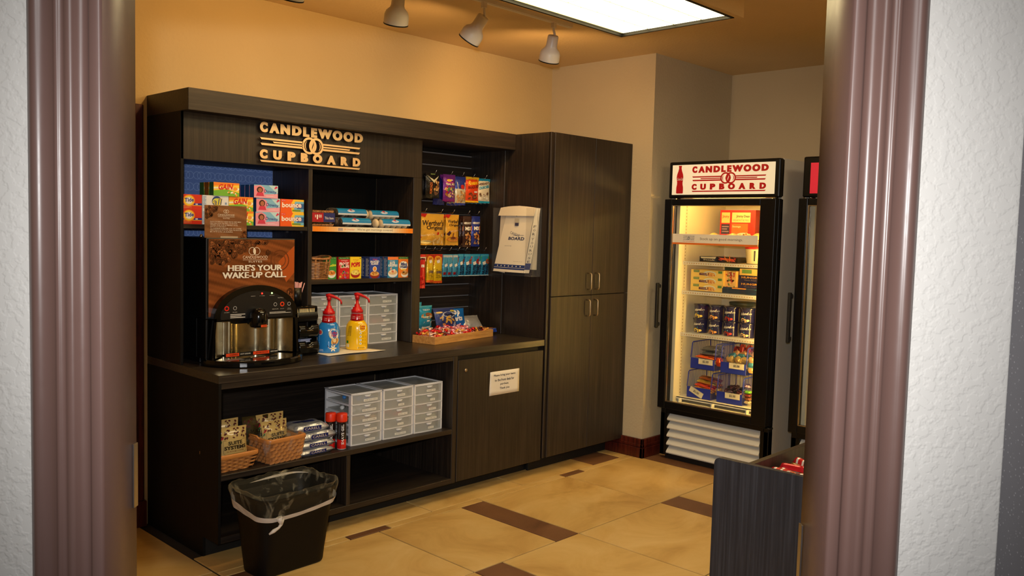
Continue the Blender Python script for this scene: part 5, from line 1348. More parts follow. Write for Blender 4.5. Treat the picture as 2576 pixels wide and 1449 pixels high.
pouch('snack_bag', 'teal honey cracker bag standing at the left behind the tray', 'snack', 4.66, -.275, 1.128, .135, .155, .05, (30, 150, 190), p_honey, gb, rz=.05)
pouch('snack_bag', 'plain teal bag behind the honey cracker bag', 'snack', 4.60, -.235, 1.148, .14, .165, .045, (20, 150, 190), None, gb)
pouch('snack_bag', 'blue and silver cheese cracker bag leaning behind the tray', 'snack', 4.835, -.262, 1.103, .185, .13, .05, (50, 66, 130), p_cheese, gb, tilt=-.35)
pouch('snack_bag', 'bright blue toaster pastry pack standing behind the tray', 'snack', 4.965, -.235, 1.092, .15, .12, .03, (24, 110, 200), p_pop, gb, tilt=-.25, rz=-.08)
pouch('snack_bag', 'silver foil pastry pack lying right of the blue pastry pack', 'snack', 5.10, -.225, 1.035, .16, .10, .03, (190, 192, 196), None, gb, tilt=-.75, rz=-.1, mt='print_silver')
for i, (x_, y_, z_) in enumerate(((5.13, -.30, .934), (5.15, -.33, .950), (5.12, -.36, .966))):
    q = MB(); q.box(-.075, -.055, 0, .075, .055, .012, (30, 70, 180)); q.frame((-.075, -.055, .0122), X, Y, Z); p = Pen(q, .15, .11); p.r(.05, .08, .95, .92, (200, 120, 66)); p.r(.0, .0, 1, .08, (230, 236, 244)); p.t('snack', .3, .3, .8, .6, (240, 230, 220), .03)
    o = q.build('biscuit_pack', 'print_gloss', None, (x_+.0, y_, z_-.019), -.25+.2*i); tag(o, ['flat blue biscuit pack at the right of the tray, lowest', 'flat blue biscuit pack at the right of the tray, middle', 'flat blue biscuit pack at the right of the tray, on top'][i], 'snack', 'flat blue biscuit packs beside the tray')

# ------------------------------------------------------------------ notice on the base door
q = MB()
q.grid(lambda u, v: (.270*u, -.0012-.010*max(0, .10-u)*max(0, v-.3)*6, .150*v), 12, 6, (232, 226, 214)); q.frame((0, -.0016, 0), X, Z, -Y)
for tx, a, b_, z_ in (('Please bring your items', .14, .86, .76), ('to the front desk for', .17, .82, .57), ('purchase.', .36, .64, .38), ('Thank you', .34, .66, .20)): q.text(tx, .270*a, .150*z_, .270*b_, .150*(z_+.11), (40, 38, 38), .0006, bold=.008)
o = q.build('paper_notice', 'print_matte', None, (4.768, YC-.0006, .597)); sm_ = o.modifiers.new('solid', 'SOLIDIFY'); sm_.thickness = .0004
tag(o, 'white paper notice asking guests to pay at the front desk, taped to the door', 'notice')

# ------------------------------------------------------------------ lower shelf: baskets, coffee bags, silver packs, shave gel
SL = .4322
def splint_basket(name, label, loc, rz, w_, d_, h_, rows, cols, scols, flare, diag):
    t = thing(name, label, 'basket', loc, rz)
    f = lambda z: 1-flare*(1-z/h_)
    q = MB()   # inner shell
    q.grid(lambda u, v: (lambda s_: (s_[0]*f(h_*v)*.985, s_[1]*f(h_*v)*.985, h_*v))(rrect(u, w_/2-.003, d_/2-.003, .018)), 32, 4, closed_u=True)
    q.box(-w_/2*f(0)+.01, -d_/2*f(0)+.01, 0, w_/2*f(0)-.01, d_/2*f(0)-.01, .004)
    q.build('inner_shell', 'basket_wood', t)
    hz = (h_-.022)/rows
    me_f = {}
    rb = random.Random(5)
    for side in range(4):
        L_ = w_ if side % 2 == 0 else d_; n_ = cols if side % 2 == 0 else scols; off = (d_ if side % 2 == 0 else w_)/2
        for j in range(rows):
            for i in range(n_):
                if (i+j) % 2 and not diag: continue
                key = (side % 2, diag)
                if key not in me_f:
                    q = MB(); ww = L_/n_*.5*(.98 if diag else 1.3); k_ = 5
                    q.grid(lambda u, v: (ww*(2*u-1), -.0065*math.sin(math.pi*u), hz*(v-.5)*.86+(hz*.22*(2*u-1) if diag else 0)), 6, 2); me_f[key] = q.data('splint', 'basket_wood')
                z_ = hz*(j+.5)+.002; a = (i+.5+(0.5 if (j % 2 and diag) else 0))/n_-.5
                if abs(a) > .5-.35/n_: a = math.copysign(.5-.42/n_, a)
                fo = f(z_); x_ = a*L_*fo*.96
                pos = [(x_, -off*fo-.0005), (off*fo+.0005, x_), (-x_, off*fo+.0005), (-off*fo-.0005, -x_)][side]
                child('splint', me_f[key], t, (pos[0], pos[1], z_), (rb.uniform(-.04, .04), 0, [0, math.pi/2, math.pi, -math.pi/2][side]))
    q = MB()
    for r_, z_ in ((.0, h_-.012), ):
        q.grid(lambda u, v: (lambda s_, vv: (s_[0]+0, s_[1]+0, h_-.022+.024*vv))(rrect(u, w_/2+.003-(.008 if v > .5 else 0), d_/2+.003-(.008 if v > .5 else 0), .022), v if v <= .5 else 1-v), 40, 1, closed_u=True)
    def rim(u, v):
        prs = [(0.003, -.022), (.0055, -.018), (.0055, -.003), (.003, .001), (-.006, .001), (-.008, -.003), (-.008, -.02)]
        pr = prs[round(v*6)]; s_ = rrect(u, w_/2+pr[0], d_/2+pr[0], .022); return (s_[0], s_[1], h_+pr[1])
    q = MB(); q.grid(rim, 40, 6, closed_u=True)
    tag(q.build('rim', 'basket_rim', t), 'smooth honey coloured rim band')
    for sx in (-1, 1):
        q = MB(); q.tube([(sx*(w_/2+.006), -.045, h_-.004), (sx*(w_/2+.012), -.03, h_+.010), (sx*(w_/2+.012), .03, h_+.010), (sx*(w_/2+.006), .045, h_-.004)], .005, 6)
        if diag: q.build('handle', 'basket_rim', t)
    return t
def rrect(u, hx, hy, r):
    """point on a rounded rectangle outline, u in 0..1"""
    per = [2*(hx-r), math.pi/2*r, 2*(hy-r), math.pi/2*r]*2; tot = sum(per); s = (u % 1.0)*tot
    c_ = [(hx-r, -hy+r), (hx-r, hy-r), (-hx+r, hy-r), (-hx+r, -hy+r)]
    st = [(-hx+r, -hy), (hx, -hy+r), (hx-r, hy), (-hx, hy-r)]; dr = [(1, 0), (0, 1), (-1, 0), (0, -1)]
    for i in range(8):
        if s <= per[i] or i == 7:
            k_ = i//2
            if i % 2 == 0: return (st[k_][0]+dr[k_][0]*s, st[k_][1]+dr[k_][1]*s)
            a = -math.pi/2+k_*math.pi/2+s/r
            return (c_[k_][0]+r*math.cos(a), c_[k_][1]+r*math.sin(a))
        s -= per[i]
plain('basket_rim', (206, 134, 66), 0.3)
splint_basket('splint_basket', 'square woven splint basket of coffee bags wrapped in cellophane on the lower shelf', (3.338, -.655, SL), .08, .225, .235, .128, 6, 6, 6, .14, True)
q = MB()
q.grid(lambda u, v: (lambda s_: (s_[0]*(1-.13*(1-v)), s_[1]*(1-.13*(1-v)), -.002+.13*v))(rrect(u, .1215, .1265, .03)), 40, 6, closed_u=True)
def cap_(u, v):
    a = u*6.283; r_ = 1-v; return (.12*r_*math.cos(a), .125*r_*math.sin(a), .130+.018*math.sin(v*9+u*20)*.5+.02*v)
q.grid(cap_, 28, 8, closed_u=True)
tag(q.build('cellophane_wrap', 'cello', None, (3.338, -.655, SL), .08), 'clear shiny wrap around the square splint basket', 'wrap')
splint_basket('splint_basket', 'low round cornered splint basket with a decaf coffee bag at the shelf left end', (3.082, -.662, SL), .03, .215, .20, .088, 7, 6, 5, .24, False)
TANB = (196, 168, 104)
def p_coffee(decaf):
    def f(p):
        rr_ = random.Random(4)
        for i in range(26):
            x_, y_ = rr_.uniform(.04, .96), rr_.uniform(.73, .98)
            p.q.ell(p.u0+x_*p.w, p.v0+y_*p.h, .045*p.w, .02*p.h, (84, 34, 34), p.n+p.st*(1+i % 3), 7, rr_.uniform(0, 3))
        p.n += p.st*4; p.p([(.02, .70), (.12, .74), (.16, .80), (.08, .79)], (170, 40, 50)); p.p([(.0, .62), (.06, .64), (.08, .70), (.04, .70)], (60, 110, 60))
        for (a, b, c, d) in ((.10, .69, .90, .695), (.10, .385, .90, .39), (.10, .385, .106, .695), (.894, .385, .90, .695)): p.r(a, b, c, d, (44, 36, 24))
        p.t('SUITE', .26, .58, .76, .67, (34, 26, 16), .03); p.t('SYSTEMS', .12, .47, .88, .56, (34, 26, 16), .04); p.t('IN ROOM COFFEE', .2, .41, .8, .44, (110, 60, 30), .01)
        if decaf: p.r(.30, .29, .78, .365, (40, 110, 50)); p.t('DECAF', .36, .30, .72, .35, (235, 240, 220), .02)
    return f
gc = 'coffee bags in the splint baskets'
pouch('coffee_bag', 'tan decaf coffee bag leaning in the low splint basket', 'coffee bag', 3.085, -.694, SL+.205, .150, .20, .04, TANB, p_coffee(True), gc, tilt=-.10, rz=.03, mt='print_gloss')
pouch('coffee_bag', 'tan coffee bag standing behind the decaf bag', 'coffee bag', 3.075, -.630, SL+.232, .155, .22, .035, TANB, p_coffee(False), gc, tilt=-.10, rz=.06, mt='print_gloss')
pouch('coffee_bag', 'front tan coffee bag in the square splint basket', 'coffee bag', 3.335, -.655, SL+.195, .165, .185, .045, TANB, p_coffee(False), gc, tilt=-.18, rz=.16, mt='print_gloss')
pouch('coffee_bag', 'rear tan coffee bag in the square splint basket', 'coffee bag', 3.345, -.600, SL+.222, .165, .21, .04, TANB, p_coffee(False), gc, tilt=-.12, rz=.08, mt='print_gloss')
pouch('coffee_bag', 'dark green coffee bag at the back left of the square splint basket', 'coffee bag', 3.262, -.600, SL+.22, .14, .20, .035, (60, 50, 24), p_coffee(False), gc, tilt=-.05, rz=-.1, mt='print_gloss')

def silver_pack(label, x, y, z, w_, d_, h_, rz):
    q = MB(); S1 = (188, 190, 196)
    def f(u, v, up):
        a, b_ = 2*u-1, 2*v-1
        e = max(0, 1-abs(a)**5)**.5*max(0, 1-abs(b_)**16)**.5
        return (a*w_/2*(1.0+.0*e), b_*d_/2, h_/2+(1 if up else -1)*(h_/2)*e+(.003*math.sin(9*u+14*v) if up else 0)*e)
    q.grid(lambda u, v: f(u, v, True), 18, 14, S1); q.grid(lambda u, v: f(1-u, v, False), 18, 14, S1)
    q.frame((0, -d_/2, h_*.5), X, Z, -Y)
    q.frame((0, -d_/2-.001, 0), X, Z, -Y)
    q.rect(-.052, h_*.28, .052, h_*.80, (36, 48, 140), .0015); q.text('CARELL', -.045, h_*.38, .045, h_*.70, (220, 222, 230), .002, bold=.02)
    q.frame((-.06, -.02, h_+.001), X, Y, Z); q.ell(.02, .03, .035, .010, (36, 48, 140), .002, 12); q.rect(.04, .01, .11, .04, (60, 70, 150), .002)
    o = q.build('wipes_pack', 'print_silver', None, (x, y, z), rz); return tag(o, label, 'pack', 'silver packs stacked on the lower shelf')
silver_pack('flat silver pack with blue label at the bottom of the stack', 3.535, -.690, SL, .215, .13, .033, .06)
silver_pack('silver pack with blue label, second from the bottom of the stack', 3.548, -.680, SL+.033, .210, .13, .037, -.02)
silver_pack('silver pack with blue label, second from the top of the stack', 3.560, -.665, SL+.070, .225, .14, .044, .02)
silver_pack('silver pack with blue label on top of the stack', 3.530, -.650, SL+.114, .205, .14, .044, -.06)

def gel_can(label, x, y, rz):
    t = thing('shave_gel_can', label, 'can', (x, y, SL), rz, 'shave gel cans on the lower shelf')
    r_ = .0245; q = MB()
    q.lathe([(.020, 0, (200, 200, 200)), (r_, .003, (200, 200, 200)), (r_, .006, (206, 24, 22)), (r_, .050, (206, 24, 22)), (r_, .056, (30, 18, 18)), (r_, .150, (30, 22, 22)), (.0235, .155, (160, 160, 160))], 28)
    q.frame((0, 0, 0), X, Z, -Y, lambda u, v: math.sqrt(max(0, r_*r_-u*u)))
    q.text('SHAVE GEL', .002, .030, .015, .140, (236, 236, 236), .0006, bold=.03, rot90=True)
    for i in range(5): q.rect(-.014+.002*i, .06+.012*i, -.010+.002*i, .14, (60, 60, 66), .0004)
    q.build('body', 'print_gloss', t)
    q = MB(); q.lathe([(.025, .150), (.029, .153), (.0295, .158), (.029, .192), (.027, .196), (0, .197)], 28); tag(q.build('cap', 'orange_cap', t), 'orange red cap')
gel_can('orange capped shave gel can, nearer the camera', 3.700, -.735, -.75)
gel_can('orange capped shave gel can, further left and behind', 3.660, -.690, -.8)

# ------------------------------------------------------------------ waste bin with liner
BXc, BYc, BHt = 3.200, -.985, .385
t = thing('waste_bin', 'black plastic waste bin with a clear liner in front of the base unit', 'bin', (BXc, BYc, 0), .035)
def binp(u, z, off=0.0):
    f_ = z/BHt; hx_ = .178+(.207-.178)*f_+off; hy_ = .092+(.150-.092)*f_+off
    a = rrect(u, hx_, hy_, .045+.02*f_+off*.5); return a[0], a[1]
q = MB()
zs = [0, .004, .012, .12, .25, .36, .366, .385]; of = [-.006, -.002, 0, 0, 0, 0, .006, .007]
q.grid(lambda u, v: (lambda k_: (*binp(u, zs[k_], of[k_]), zs[k_]))(round(v*7)), 56, 7, closed_u=True)
q.grid(lambda u, v: (*binp(u, .385-.375*v, .003-.005*min(1, v*3)), .385-.375*v), 56, 8, closed_u=True)
q.face([(*binp(i/40, 0, -.006), 0.0) for i in range(40)][::-1]); q.face([(*binp(i/40, .012, -.004), .012) for i in range(40)])
tag(q.build('body', 'bin_plastic', t), 'black tapered body')
# liner: from deep inside, up over the rim and down the outside
def lin_(u, v):
    w1 = math.sin(u*6.283*7+1)+.6*math.sin(u*6.283*17+2)+.4*math.sin(u*6.283*29)
    if v < .45:
        z_ = .07+(.40-.07)*(v/.45); o_ = -.030+.030*(v/.45)**2; x_, y_ = binp(u, z_, o_+.009*w1*(1-v/.45)*.9)
    elif v < .6:
        a = (v-.45)/.15*math.pi; z_ = .398+.012*math.sin(a)+.003*w1; x_, y_ = binp(u, .39, .002+.014*(1-math.cos(a))*.5+.004+.002*w1)
    else:
        k_ = (v-.6)/.4; z_ = .395-(.085+.030*math.sin(u*6.283+1.4))*k_; x_, y_ = binp(u, z_, .020-.012*k_+.003*w1*(1-k_))
    return (x_, y_, z_)
q = MB(); q.grid(lin_, 160, 26, closed_u=True)
tag(q.build('liner', 'film', t), 'clear crinkled liner over the rim')
def band(u, v):
    zt = .395-(.085+.030*math.sin(u*6.283+1.4)); hh = .020+.034*(.5-.5*math.sin(u*6.283+1.0))
    z_ = zt+hh*v; x_, y_ = binp(u, z_, .0115+.005*v+.0008*math.sin(u*90+v*5)); return (x_, y_, z_)
q = MB(); q.grid(band, 120, 4, closed_u=True)
tag(q.build('drawn_edge', 'film_band', t), 'white gathered edge of the liner')
q = MB(); kx, ky = binp(.018, .28, .016); kz = .258
q.tube([(kx+.02, ky-.002, kz+.030), (kx, ky-.010, kz+.012), (kx-.015, ky-.014, kz), (kx-.040, ky-.012, kz-.010), (kx-.060, ky-.006, kz-.022)], [.004, .008, .006, .009, .004], 8)
q.tube([(kx-.01, ky-.006, kz+.045), (kx, ky-.012, kz+.012)], [.016, .007], 8); q.build('knot', 'film_band', t)

# ------------------------------------------------------------------ glass door coolers
XF0 = 6.275
def cooler(label, y_left, full):
    """y_left: Y of the left edge seen from the store; the front faces -X"""
    t = thing('drinks_cooler', label, 'cooler', (XF0, y_left, 0))
    Wd, Hc, D1 = .850, 2.150, .93       # width, height, back of the cabinet
    def bx(name, x0, v0, z0, x1, v1, z1, mt_, bevel=0.0, lab=None, parent=None):
        o = B(x0, -v1, z0, x1, -v0, z1).build(name, mt_, parent or t, bevel=bevel, seg=2); 
        if lab: tag(o, lab)
        return o
    # white carcass: sides, back, top, inner liner
    bx('side_panel', .035, -.0, .05, D1, .028, Hc, 'cooler_side', lab='off white side panel'); bx('side_panel', .035, Wd-.028, .05, D1, Wd, Hc, 'cooler_side', lab='off white side panel')
    bx('back_panel', D1-.03, .028, .05, D1, Wd-.028, Hc, 'cooler_side')
    bx('inner_wall', .06, .0285, .40, .70, .060, 1.90, 'cooler_inner'); bx('inner_wall', .06, Wd-.060, .40, .70, Wd-.0285, 1.90, 'cooler_inner')
    bx('inner_back', .70, .0285, .40, .715, Wd-.0285, 1.90, 'cooler_inner'); bx('inner_top', .06, .0285, 1.88, .70, Wd-.0285, 1.90, 'cooler_inner'); bx('inner_floor', .06, .0285, .40, .70, Wd-.0285, .415, 'cooler_inner')
    # black front frame
    bx('frame_post', .0, .0, .03, .055, .040, 1.888, 'black_plastic', .006); bx('frame_post', .0, Wd-.040, .03, .055, Wd, 1.888, 'black_plastic', .006)
    bx('sill', .02, .040, .372, .055, Wd-.040, .42, 'black_plastic')
    # lit header
    h = bx('header', -.008, .0, 1.893, .055, Wd, Hc, 'black_plastic', .010, 'black rounded header box')
    bx('header_box', .055, .02, 1.893, .30, Wd-.02, Hc-.002, 'black_matte')
    if full:
        q = MB(); q.box(-.0095, -Wd+.035, 1.917, -.008, -.028, 2.127)
        sg = q.build('header_sign', 'sign_lit', h); tag(sg, 'cream backlit sign with red store lettering')
        q = MB(); q.frame((-.0099, -.030, 1.917), -Y, Z, -X)
        q.frame((-.0099, -.190, 1.936), -Y, Z, -X); logo(q, .580, .180, .0004, 0, (196, 18, 28))
        # bottle silhouette
        q.frame((-.0099, -.062, 1.926), -Y, Z, -X)
        prof2 = [(.024, 0), (.028, .004), (.0285, .022), (.0275, .045), (.0235, .062), (.0225, .078), (.0265, .098), (.0275, .115), (.024, .135), (.015, .158), (.011, .175), (.0105, .185), (.0125, .187), (.0125, .196)]
        q.poly([(.030+a, b_) for a, b_ in prof2]+[(.030-a, b_) for a, b_ in reversed(prof2)], (196, 18, 28), .0004)
        q.text('Coca-Cola', .004, .092, .056, .112, WHITE, .0008, bold=.01, slant=.1)
        q.build('sign_lettering', 'flat_paint', sg)
    else:
        bx('header_sign', -.0095, .05, 1.917, -.008, Wd-.04, 2.11, 'red_sign', parent=h, lab='red header sign')
    for v_ in (.03, Wd-.07): 
        q = MB(); q.lathe([(0, -.005), (.009, -.004), (.009, .004), (0, .005)], 10, (.012, -v_-.02, 1.8905)); q.build('hinge_pin', 'chrome', t)
    # door: black stiles and rails round the pane
    d = thing('door', None, None, (0, 0, 0)); d.parent = t
    z0, z1 = .383, 1.884; gl, gr, gb_, gt = .060, .742, .432, 1.842
    for (a, b_, c_, e_) in ((0, z0, gl, z1), (gr, z0, Wd, z1), (gl, z0, gr, gb_), (gl, gt, gr, z1)):
        o = B(-.052, -c_, b_, -.002, -a, e_).build('door_frame', 'black_plastic', d, bevel=.004, seg=2)
    B(-.030, -gr-.004, gb_-.004, -.026, -gl+.004, gt+.004).build('pane', 'pane_glass', d)
    for (a, b_, c_, e_) in ((gl, gb_, gl+.006, gt), (gr-.004, gb_, gr, gt), (gl+.006, gb_, gr-.004, gb_+.005), (gl+.006, gt-.005, gr-.004, gt)):
        B(-.044, -c_, b_, -.032, -a, e_).build('gasket', 'brushed_nickel', d)
    q = MB(); q.box(-.098, .004, .962, -.068, .022, 1.285); q.box(-.07, .004, .975, -.05, .018, 1.0); q.box(-.07, .004, 1.25, -.05, .018, 1.275); tag(q.build('handle', 'black_matte', d, bevel=.004), 'long black pull handle')
    q = MB(); q.tube([(-.035, -Wd-.0, .375), (-.035, -Wd-.02, .372), (.0, -Wd-.022, .372), (.03, -Wd-.004, .372)], .007, 8); q.box(-.05, -Wd+.05, .372, .0, -Wd+.002, .382); q.build('hinge', 'black_plastic', d)
    # lower body and grille
    bx('plinth', .03, .03, .0, .80, Wd-.03, .05, 'black_matte')
    bx('grille_frame', .0, .040, .340, .055, Wd-.040, .371, 'black_plastic'); bx('grille_frame', .0, .0, .03, .055, .062, .342, 'black_plastic', .004); bx('grille_frame', .0, Wd-.062, .03, .055, Wd, .342, 'black_plastic', .004)
    bx('grille_back', .05, .062, .03, .056, Wd-.062, .342, 'black_matte')
    n_ = 5 if full else 5
    q = MB(); L_ = Wd-.124; hs = .062
    q.mesh([(.044, 0, hs), (-.004, 0, .020), (-.010, 0, .010), (-.006, 0, .002), (.010, 0, 0), (.044, -L_, hs), (-.004, -L_, .020), (-.010, -L_, .010), (-.006, -L_, .002), (.010, -L_, 0)],
           [(0, 5, 6, 1), (1, 6, 7, 2), (2, 7, 8, 3), (3, 8, 9, 4), (4, 3, 2, 1, 0), (5, 6, 7, 8, 9), (0, 4, 9, 5)])
    me = q.data('slat', 'white_enamel')
    for i in range(n_): child('slat', me, t, (.0, -.062, .045+.0605*i))
    q = MB(); q.box(-.020, -.74, .062, -.010, -.535, .098, (20, 18, 14)); q.frame((-.0203, -.535, .062), -Y, Z, -X); p = Pen(q, .205, .036)
    p.r(.0, 0, 1, .08, (190, 180, 110)); p.e(.14, .5, .09, .3, (210, 200, 120)); p.t('LIMIT', .06, .4, .22, .62, (60, 50, 20)); p.t('Non-Smoking', .38, .58, .92, .86, (220, 210, 120), .02); p.t('FREEZER', .38, .14, .94, .48, (220, 210, 120), .04)
    if full: q.build('badge', 'flat_paint', t)
    return t
plain('red_sign', (214, 40, 60), 0.35, emit=(214, 40, 60), es=.35)
c1 = cooler('glass door freezer with red and cream header sign and lit shelves of frozen food', -1.057, True)
c2 = cooler('second black glass door cooler with red header, mostly behind the right door jamb', -2.062, False)
# lamp tubes inside the first cooler, behind the door stiles
q = MB(); q.tube([(.085, -.775, .50), (.085, -.775, 1.80)], .011, 10); q.build('lamp_tube', 'tube_lamp', c1)
q = MB(); q.tube([(.085, -.15, 1.864), (.085, -.70, 1.864)], .009, 10); q.build('lamp_tube', 'tube_lamp', c1)
# wire shelves
for z_, x0 in ((1.60, .10), (1.437, .12), (1.223, .12), (.917, .12)):
    q = MB(); q.box(x0, -.788, z_-.018, x0+.006, -.063, z_+.006)
    sh = q.build('shelf', 'white_enamel', c1)
    q = MB()
    for i in range(36): q.box(x0-.0012, -.074-.0195*i-.008, z_-.010, x0-.0001, -.074-.0195*i, z_-.003, (200, 160, 90))
    tag(q.build('lip_slots', 'flat_paint', sh), kind='stuff')
    q = MB()
    for i in range(33): q.tube([(x0+.004, -.075-.0218*i, z_-.003), (.68, -.075-.0218*i, z_-.003)], .0022, 4)
    for x_ in (.30, .50): q.tube([(x_, -.065, z_-.007), (x_, -.785, z_-.007)], .003, 4)
    tag(q.build('shelf_wires', 'white_enamel', sh), kind='stuff')
q = MB(); q.box(.10, -.788, .436, .112, -.063, .452); q.box(.10, -.788, .446, .68, -.063, .4525)
for i in range(3): q.box(.062, -.10-.27*i-.008, .416, .105, -.10-.27*i, .446)
q.build('floor_rack', 'white_enamel', c1)
q = MB()
for i in range(60): q.box(.145, -.0612, .47+.0235*i, .150, -.0600, .478+.0235*i, (150, 120, 80))
for x_ in (.140, .155): q.box(x_, -.0608, .44, x_+.001, -.0600, 1.86, (170, 140, 100))
tag(q.build('shelf_standard', 'flat_paint', c1), kind='stuff')
# slogan banner on the pane
q = MB(); q.box(-.0318, -.725, 1.567, -.0303, -.066, 1.641, (236, 228, 210)); q.frame((-.0320, -.066, 1.567), -Y, Z, -X); p = Pen(q, .659, .074)
p.r(0, .0, 1, .17, (226, 116, 40)); p.t('Stock up on good mornings.', .335, .40, .835, .70, (104, 94, 84), .0)
for a, b_, c_ in ((.80, .88, 0), (.60, .66, 0), (.40, .48, 0)): pass
p.t('CANDLEWOOD', .13, .74, .27, .84, (50, 70, 100), .01, res=1); p.r(.13, .62, .27, .65, (50, 70, 100)); p.o(.20, .60, .009, .014, (50, 70, 100)); p.t('CUPBOARD', .13, .42, .27, .52, (50, 70, 100), .01, res=1); p.t('for breakfast', .13, .26, .27, .36, (226, 90, 40), .0, res=1)
tag(q.build('door_banner', 'print_card', None, (XF0, -1.057, 0)), 'cream slogan banner with orange base stuck across the freezer door glass', 'banner')

def fcarton(label, x, yl, z, w_, h_, d_, fc, sc_, draw, group='frozen boxes in the freezer', name='frozen_box', cat='box', rz=0):
    """box whose printed face looks towards -X; yl = its left edge"""
    q = MB(); q.box(0, -w_, 0, d_, 0, h_, sc_); q.frame((-.0003, 0, 0), -Y, Z, -X); p = Pen(q, w_, h_); p.r(0, 0, 1, 1, fc)
    if draw: draw(p)
    q.frame((0, .0003, 0), -X, Z, Y)
    return tag(q.build(name, 'print_card', None, (x, yl, z), rz), label, cat, group)
def f_jd(p):
    p.r(.02, 0, .30, 1, (190, 30, 30)); p.r(.04, .58, .28, .92, (226, 200, 130)); p.r(.04, .22, .28, .54, (50, 40, 70)); p.lines(.06, .26, .26, .5, 3, (150, 130, 150)); p.t('Jimmy', .06, .72, .26, .84, (150, 30, 30), .02, res=1)
    p.r(.34, .60, .86, .92, (234, 212, 150)); p.t('Jimmy Dean', .46, .74, .84, .84, (60, 60, 50), .03); p.t('BREAKFAST BOWLS', .38, .64, .82, .70, (110, 80, 50), .0, res=1); p.r(.34, .0, .80, .56, (232, 110, 50)); p.t('Sausage', .36, .42, .60, .50, (250, 210, 170), .02); p.e(.68, .14, .24, .13, (236, 226, 200)); p.specks(.50, .08, .86, .24, 20, [(240, 200, 130), (222, 150, 80), (200, 100, 60)], .035, .035, 13)
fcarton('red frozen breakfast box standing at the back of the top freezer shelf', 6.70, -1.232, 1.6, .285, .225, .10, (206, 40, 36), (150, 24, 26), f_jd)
for i, (y_, z_, w2) in enumerate(((-1.20, 1.607, .20), (-1.36, 1.607, .18), (-1.55, 1.612, .19))):
    q = MB(); c_ = [(232, 206, 130), (238, 214, 150), (240, 190, 100)][i]
    q.grid(lambda u, v: (.26*v, -w2*u, (.036+.012*math.sin(u*11+v*6))*max(0, 1-abs(2*u-1)**4)**.5*max(0, 1-abs(2*v-1)**4)**.5), 12, 12, lambda u, v: tuple(int(x*(1-.10*((int(u*9)+int(v*7)) % 3)/2)) for x in c_)); q.grid(lambda u, v: (.26*(1-v), -w2*u, 0), 1, 1, c_)
    tag(q.build('frozen_bag', 'print_foil', None, (6.40, y_, z_)), ['yellow frozen food bag lying at the left of the top freezer shelf', 'yellow frozen food bag lying in the middle of the top freezer shelf', 'cream and orange frozen bag lying at the right of the top freezer shelf'][i], 'bag', 'frozen bags on the top freezer shelf')
def f_dk(p): p.p([(.02, .9), (.45, 1), (.42, .6), (.05, .6)], (222, 214, 190)); p.p([(.5, .9), (.9, .7), (.95, .2), (.6, .5)], (220, 90, 40)); p.t('Steak', .1, .25, .42, .5, (220, 210, 190), .02); p.specks(.55, .3, .95, .8, 8, [(200, 60, 40), (230, 130, 60)], .08, .12, 2)
fcarton('flat black frozen meal box on the second freezer shelf', 6.43, -1.235, 1.4465, .30, .038, .15, (26, 22, 24), (18, 16, 18), f_dk)
q = MB(); q.lathe([(.048, 0, (226, 214, 180)), (.062, .100, (226, 214, 180)), (.064, .101, (196, 40, 36)), (.064, .116, (196, 40, 36)), (0, .117, (196, 40, 36))], 28)
q.frame((0, 0, 0), -Y, Z, -X, lambda u, v: math.sqrt(max(0, (.048+.14*v)**2-u*u))); q.lines = None
for i in range(5): q.rect(-.035, .030+.011*i, -.002, .034+.011*i, (170, 150, 110), .0006)
q.poly([(.022, .02), (.03, .018), (.036, .09), (.026, .09)], (40, 36, 40), .0008)
tag(q.build('ice_cream_tub', 'print_card', None, (6.50, -1.625, 1.4465)), 'cream coloured tub with red lid on the second freezer shelf', 'tub')
q = MB(); q.lathe([(.05, 0, (220, 200, 160)), (.06, .10, (220, 200, 160)), (.062, .112, (190, 50, 40)), (0, .113, (190, 50, 40))], 24)
tag(q.build('ice_cream_tub', 'print_card', None, (6.50, -1.765, 1.4465)), 'second cream tub behind the door stile on the second freezer shelf', 'tub')
def f_ym(p):
    p.r(.02, .0, .78, 1, (240, 206, 110)); p.r(.08, .62, .26, .95, (110, 140, 80)); p.t('Healthy', .10, .74, .24, .84, (226, 226, 180), .01, res=1); p.e(.58, .45, .20, .42, (222, 226, 214)); p.e(.60, .38, .15, .32, (226, 170, 90)); p.r(.26, .22, .56, .56, (96, 52, 56)); p.t('STEAMERS', .30, .34, .52, .46, (220, 200, 190), .01, res=1)
    p.r(.84, .58, .96, .92, (96, 140, 70)); p.specks(.5, .1, .74, .5, 8, [(206, 120, 50), (240, 214, 150)], .03, .10, 3)
for i in range(3):
    z_ = 1.2325+.0515*i
    q = MB(); q.box(0, -.265, 0, .18, 0, .0505, (240, 196, 90)); q.frame((-.0003, 0, 0), -Y, Z, -X); p = Pen(q, .265, .0505); p.r(0, 0, 1, 1, (240, 206, 110)); f_ym(p)
    tag(q.build('frozen_box', 'print_card', None, (6.45, -1.157, z_)), ['yellow frozen meal box at the bottom of the stack of three', 'yellow frozen meal box in the middle of the stack of three', 'yellow frozen meal box on top of the stack of three'][i], 'box', 'frozen boxes in the freezer')
    q = MB(); q.box(0, -.085, 0, .15, 0, .0505, (236, 190, 110)); q.frame((-.0003, 0, 0), -Y, Z, -X); p = Pen(q, .085, .0505); p.specks(.08, .1, .92, .9, 16, [(190, 60, 40), (226, 150, 80), (236, 220, 180), (120, 130, 60)], .12, .12, 5+i)
    tag(q.build('frozen_box', 'print_card', None, (6.47, -1.4235, z_)), ['narrow patterned frozen box at the bottom of the second stack', 'narrow patterned frozen box in the middle of the second stack', 'narrow patterned frozen box on top of the second stack'][i], 'box', 'frozen boxes in the freezer')
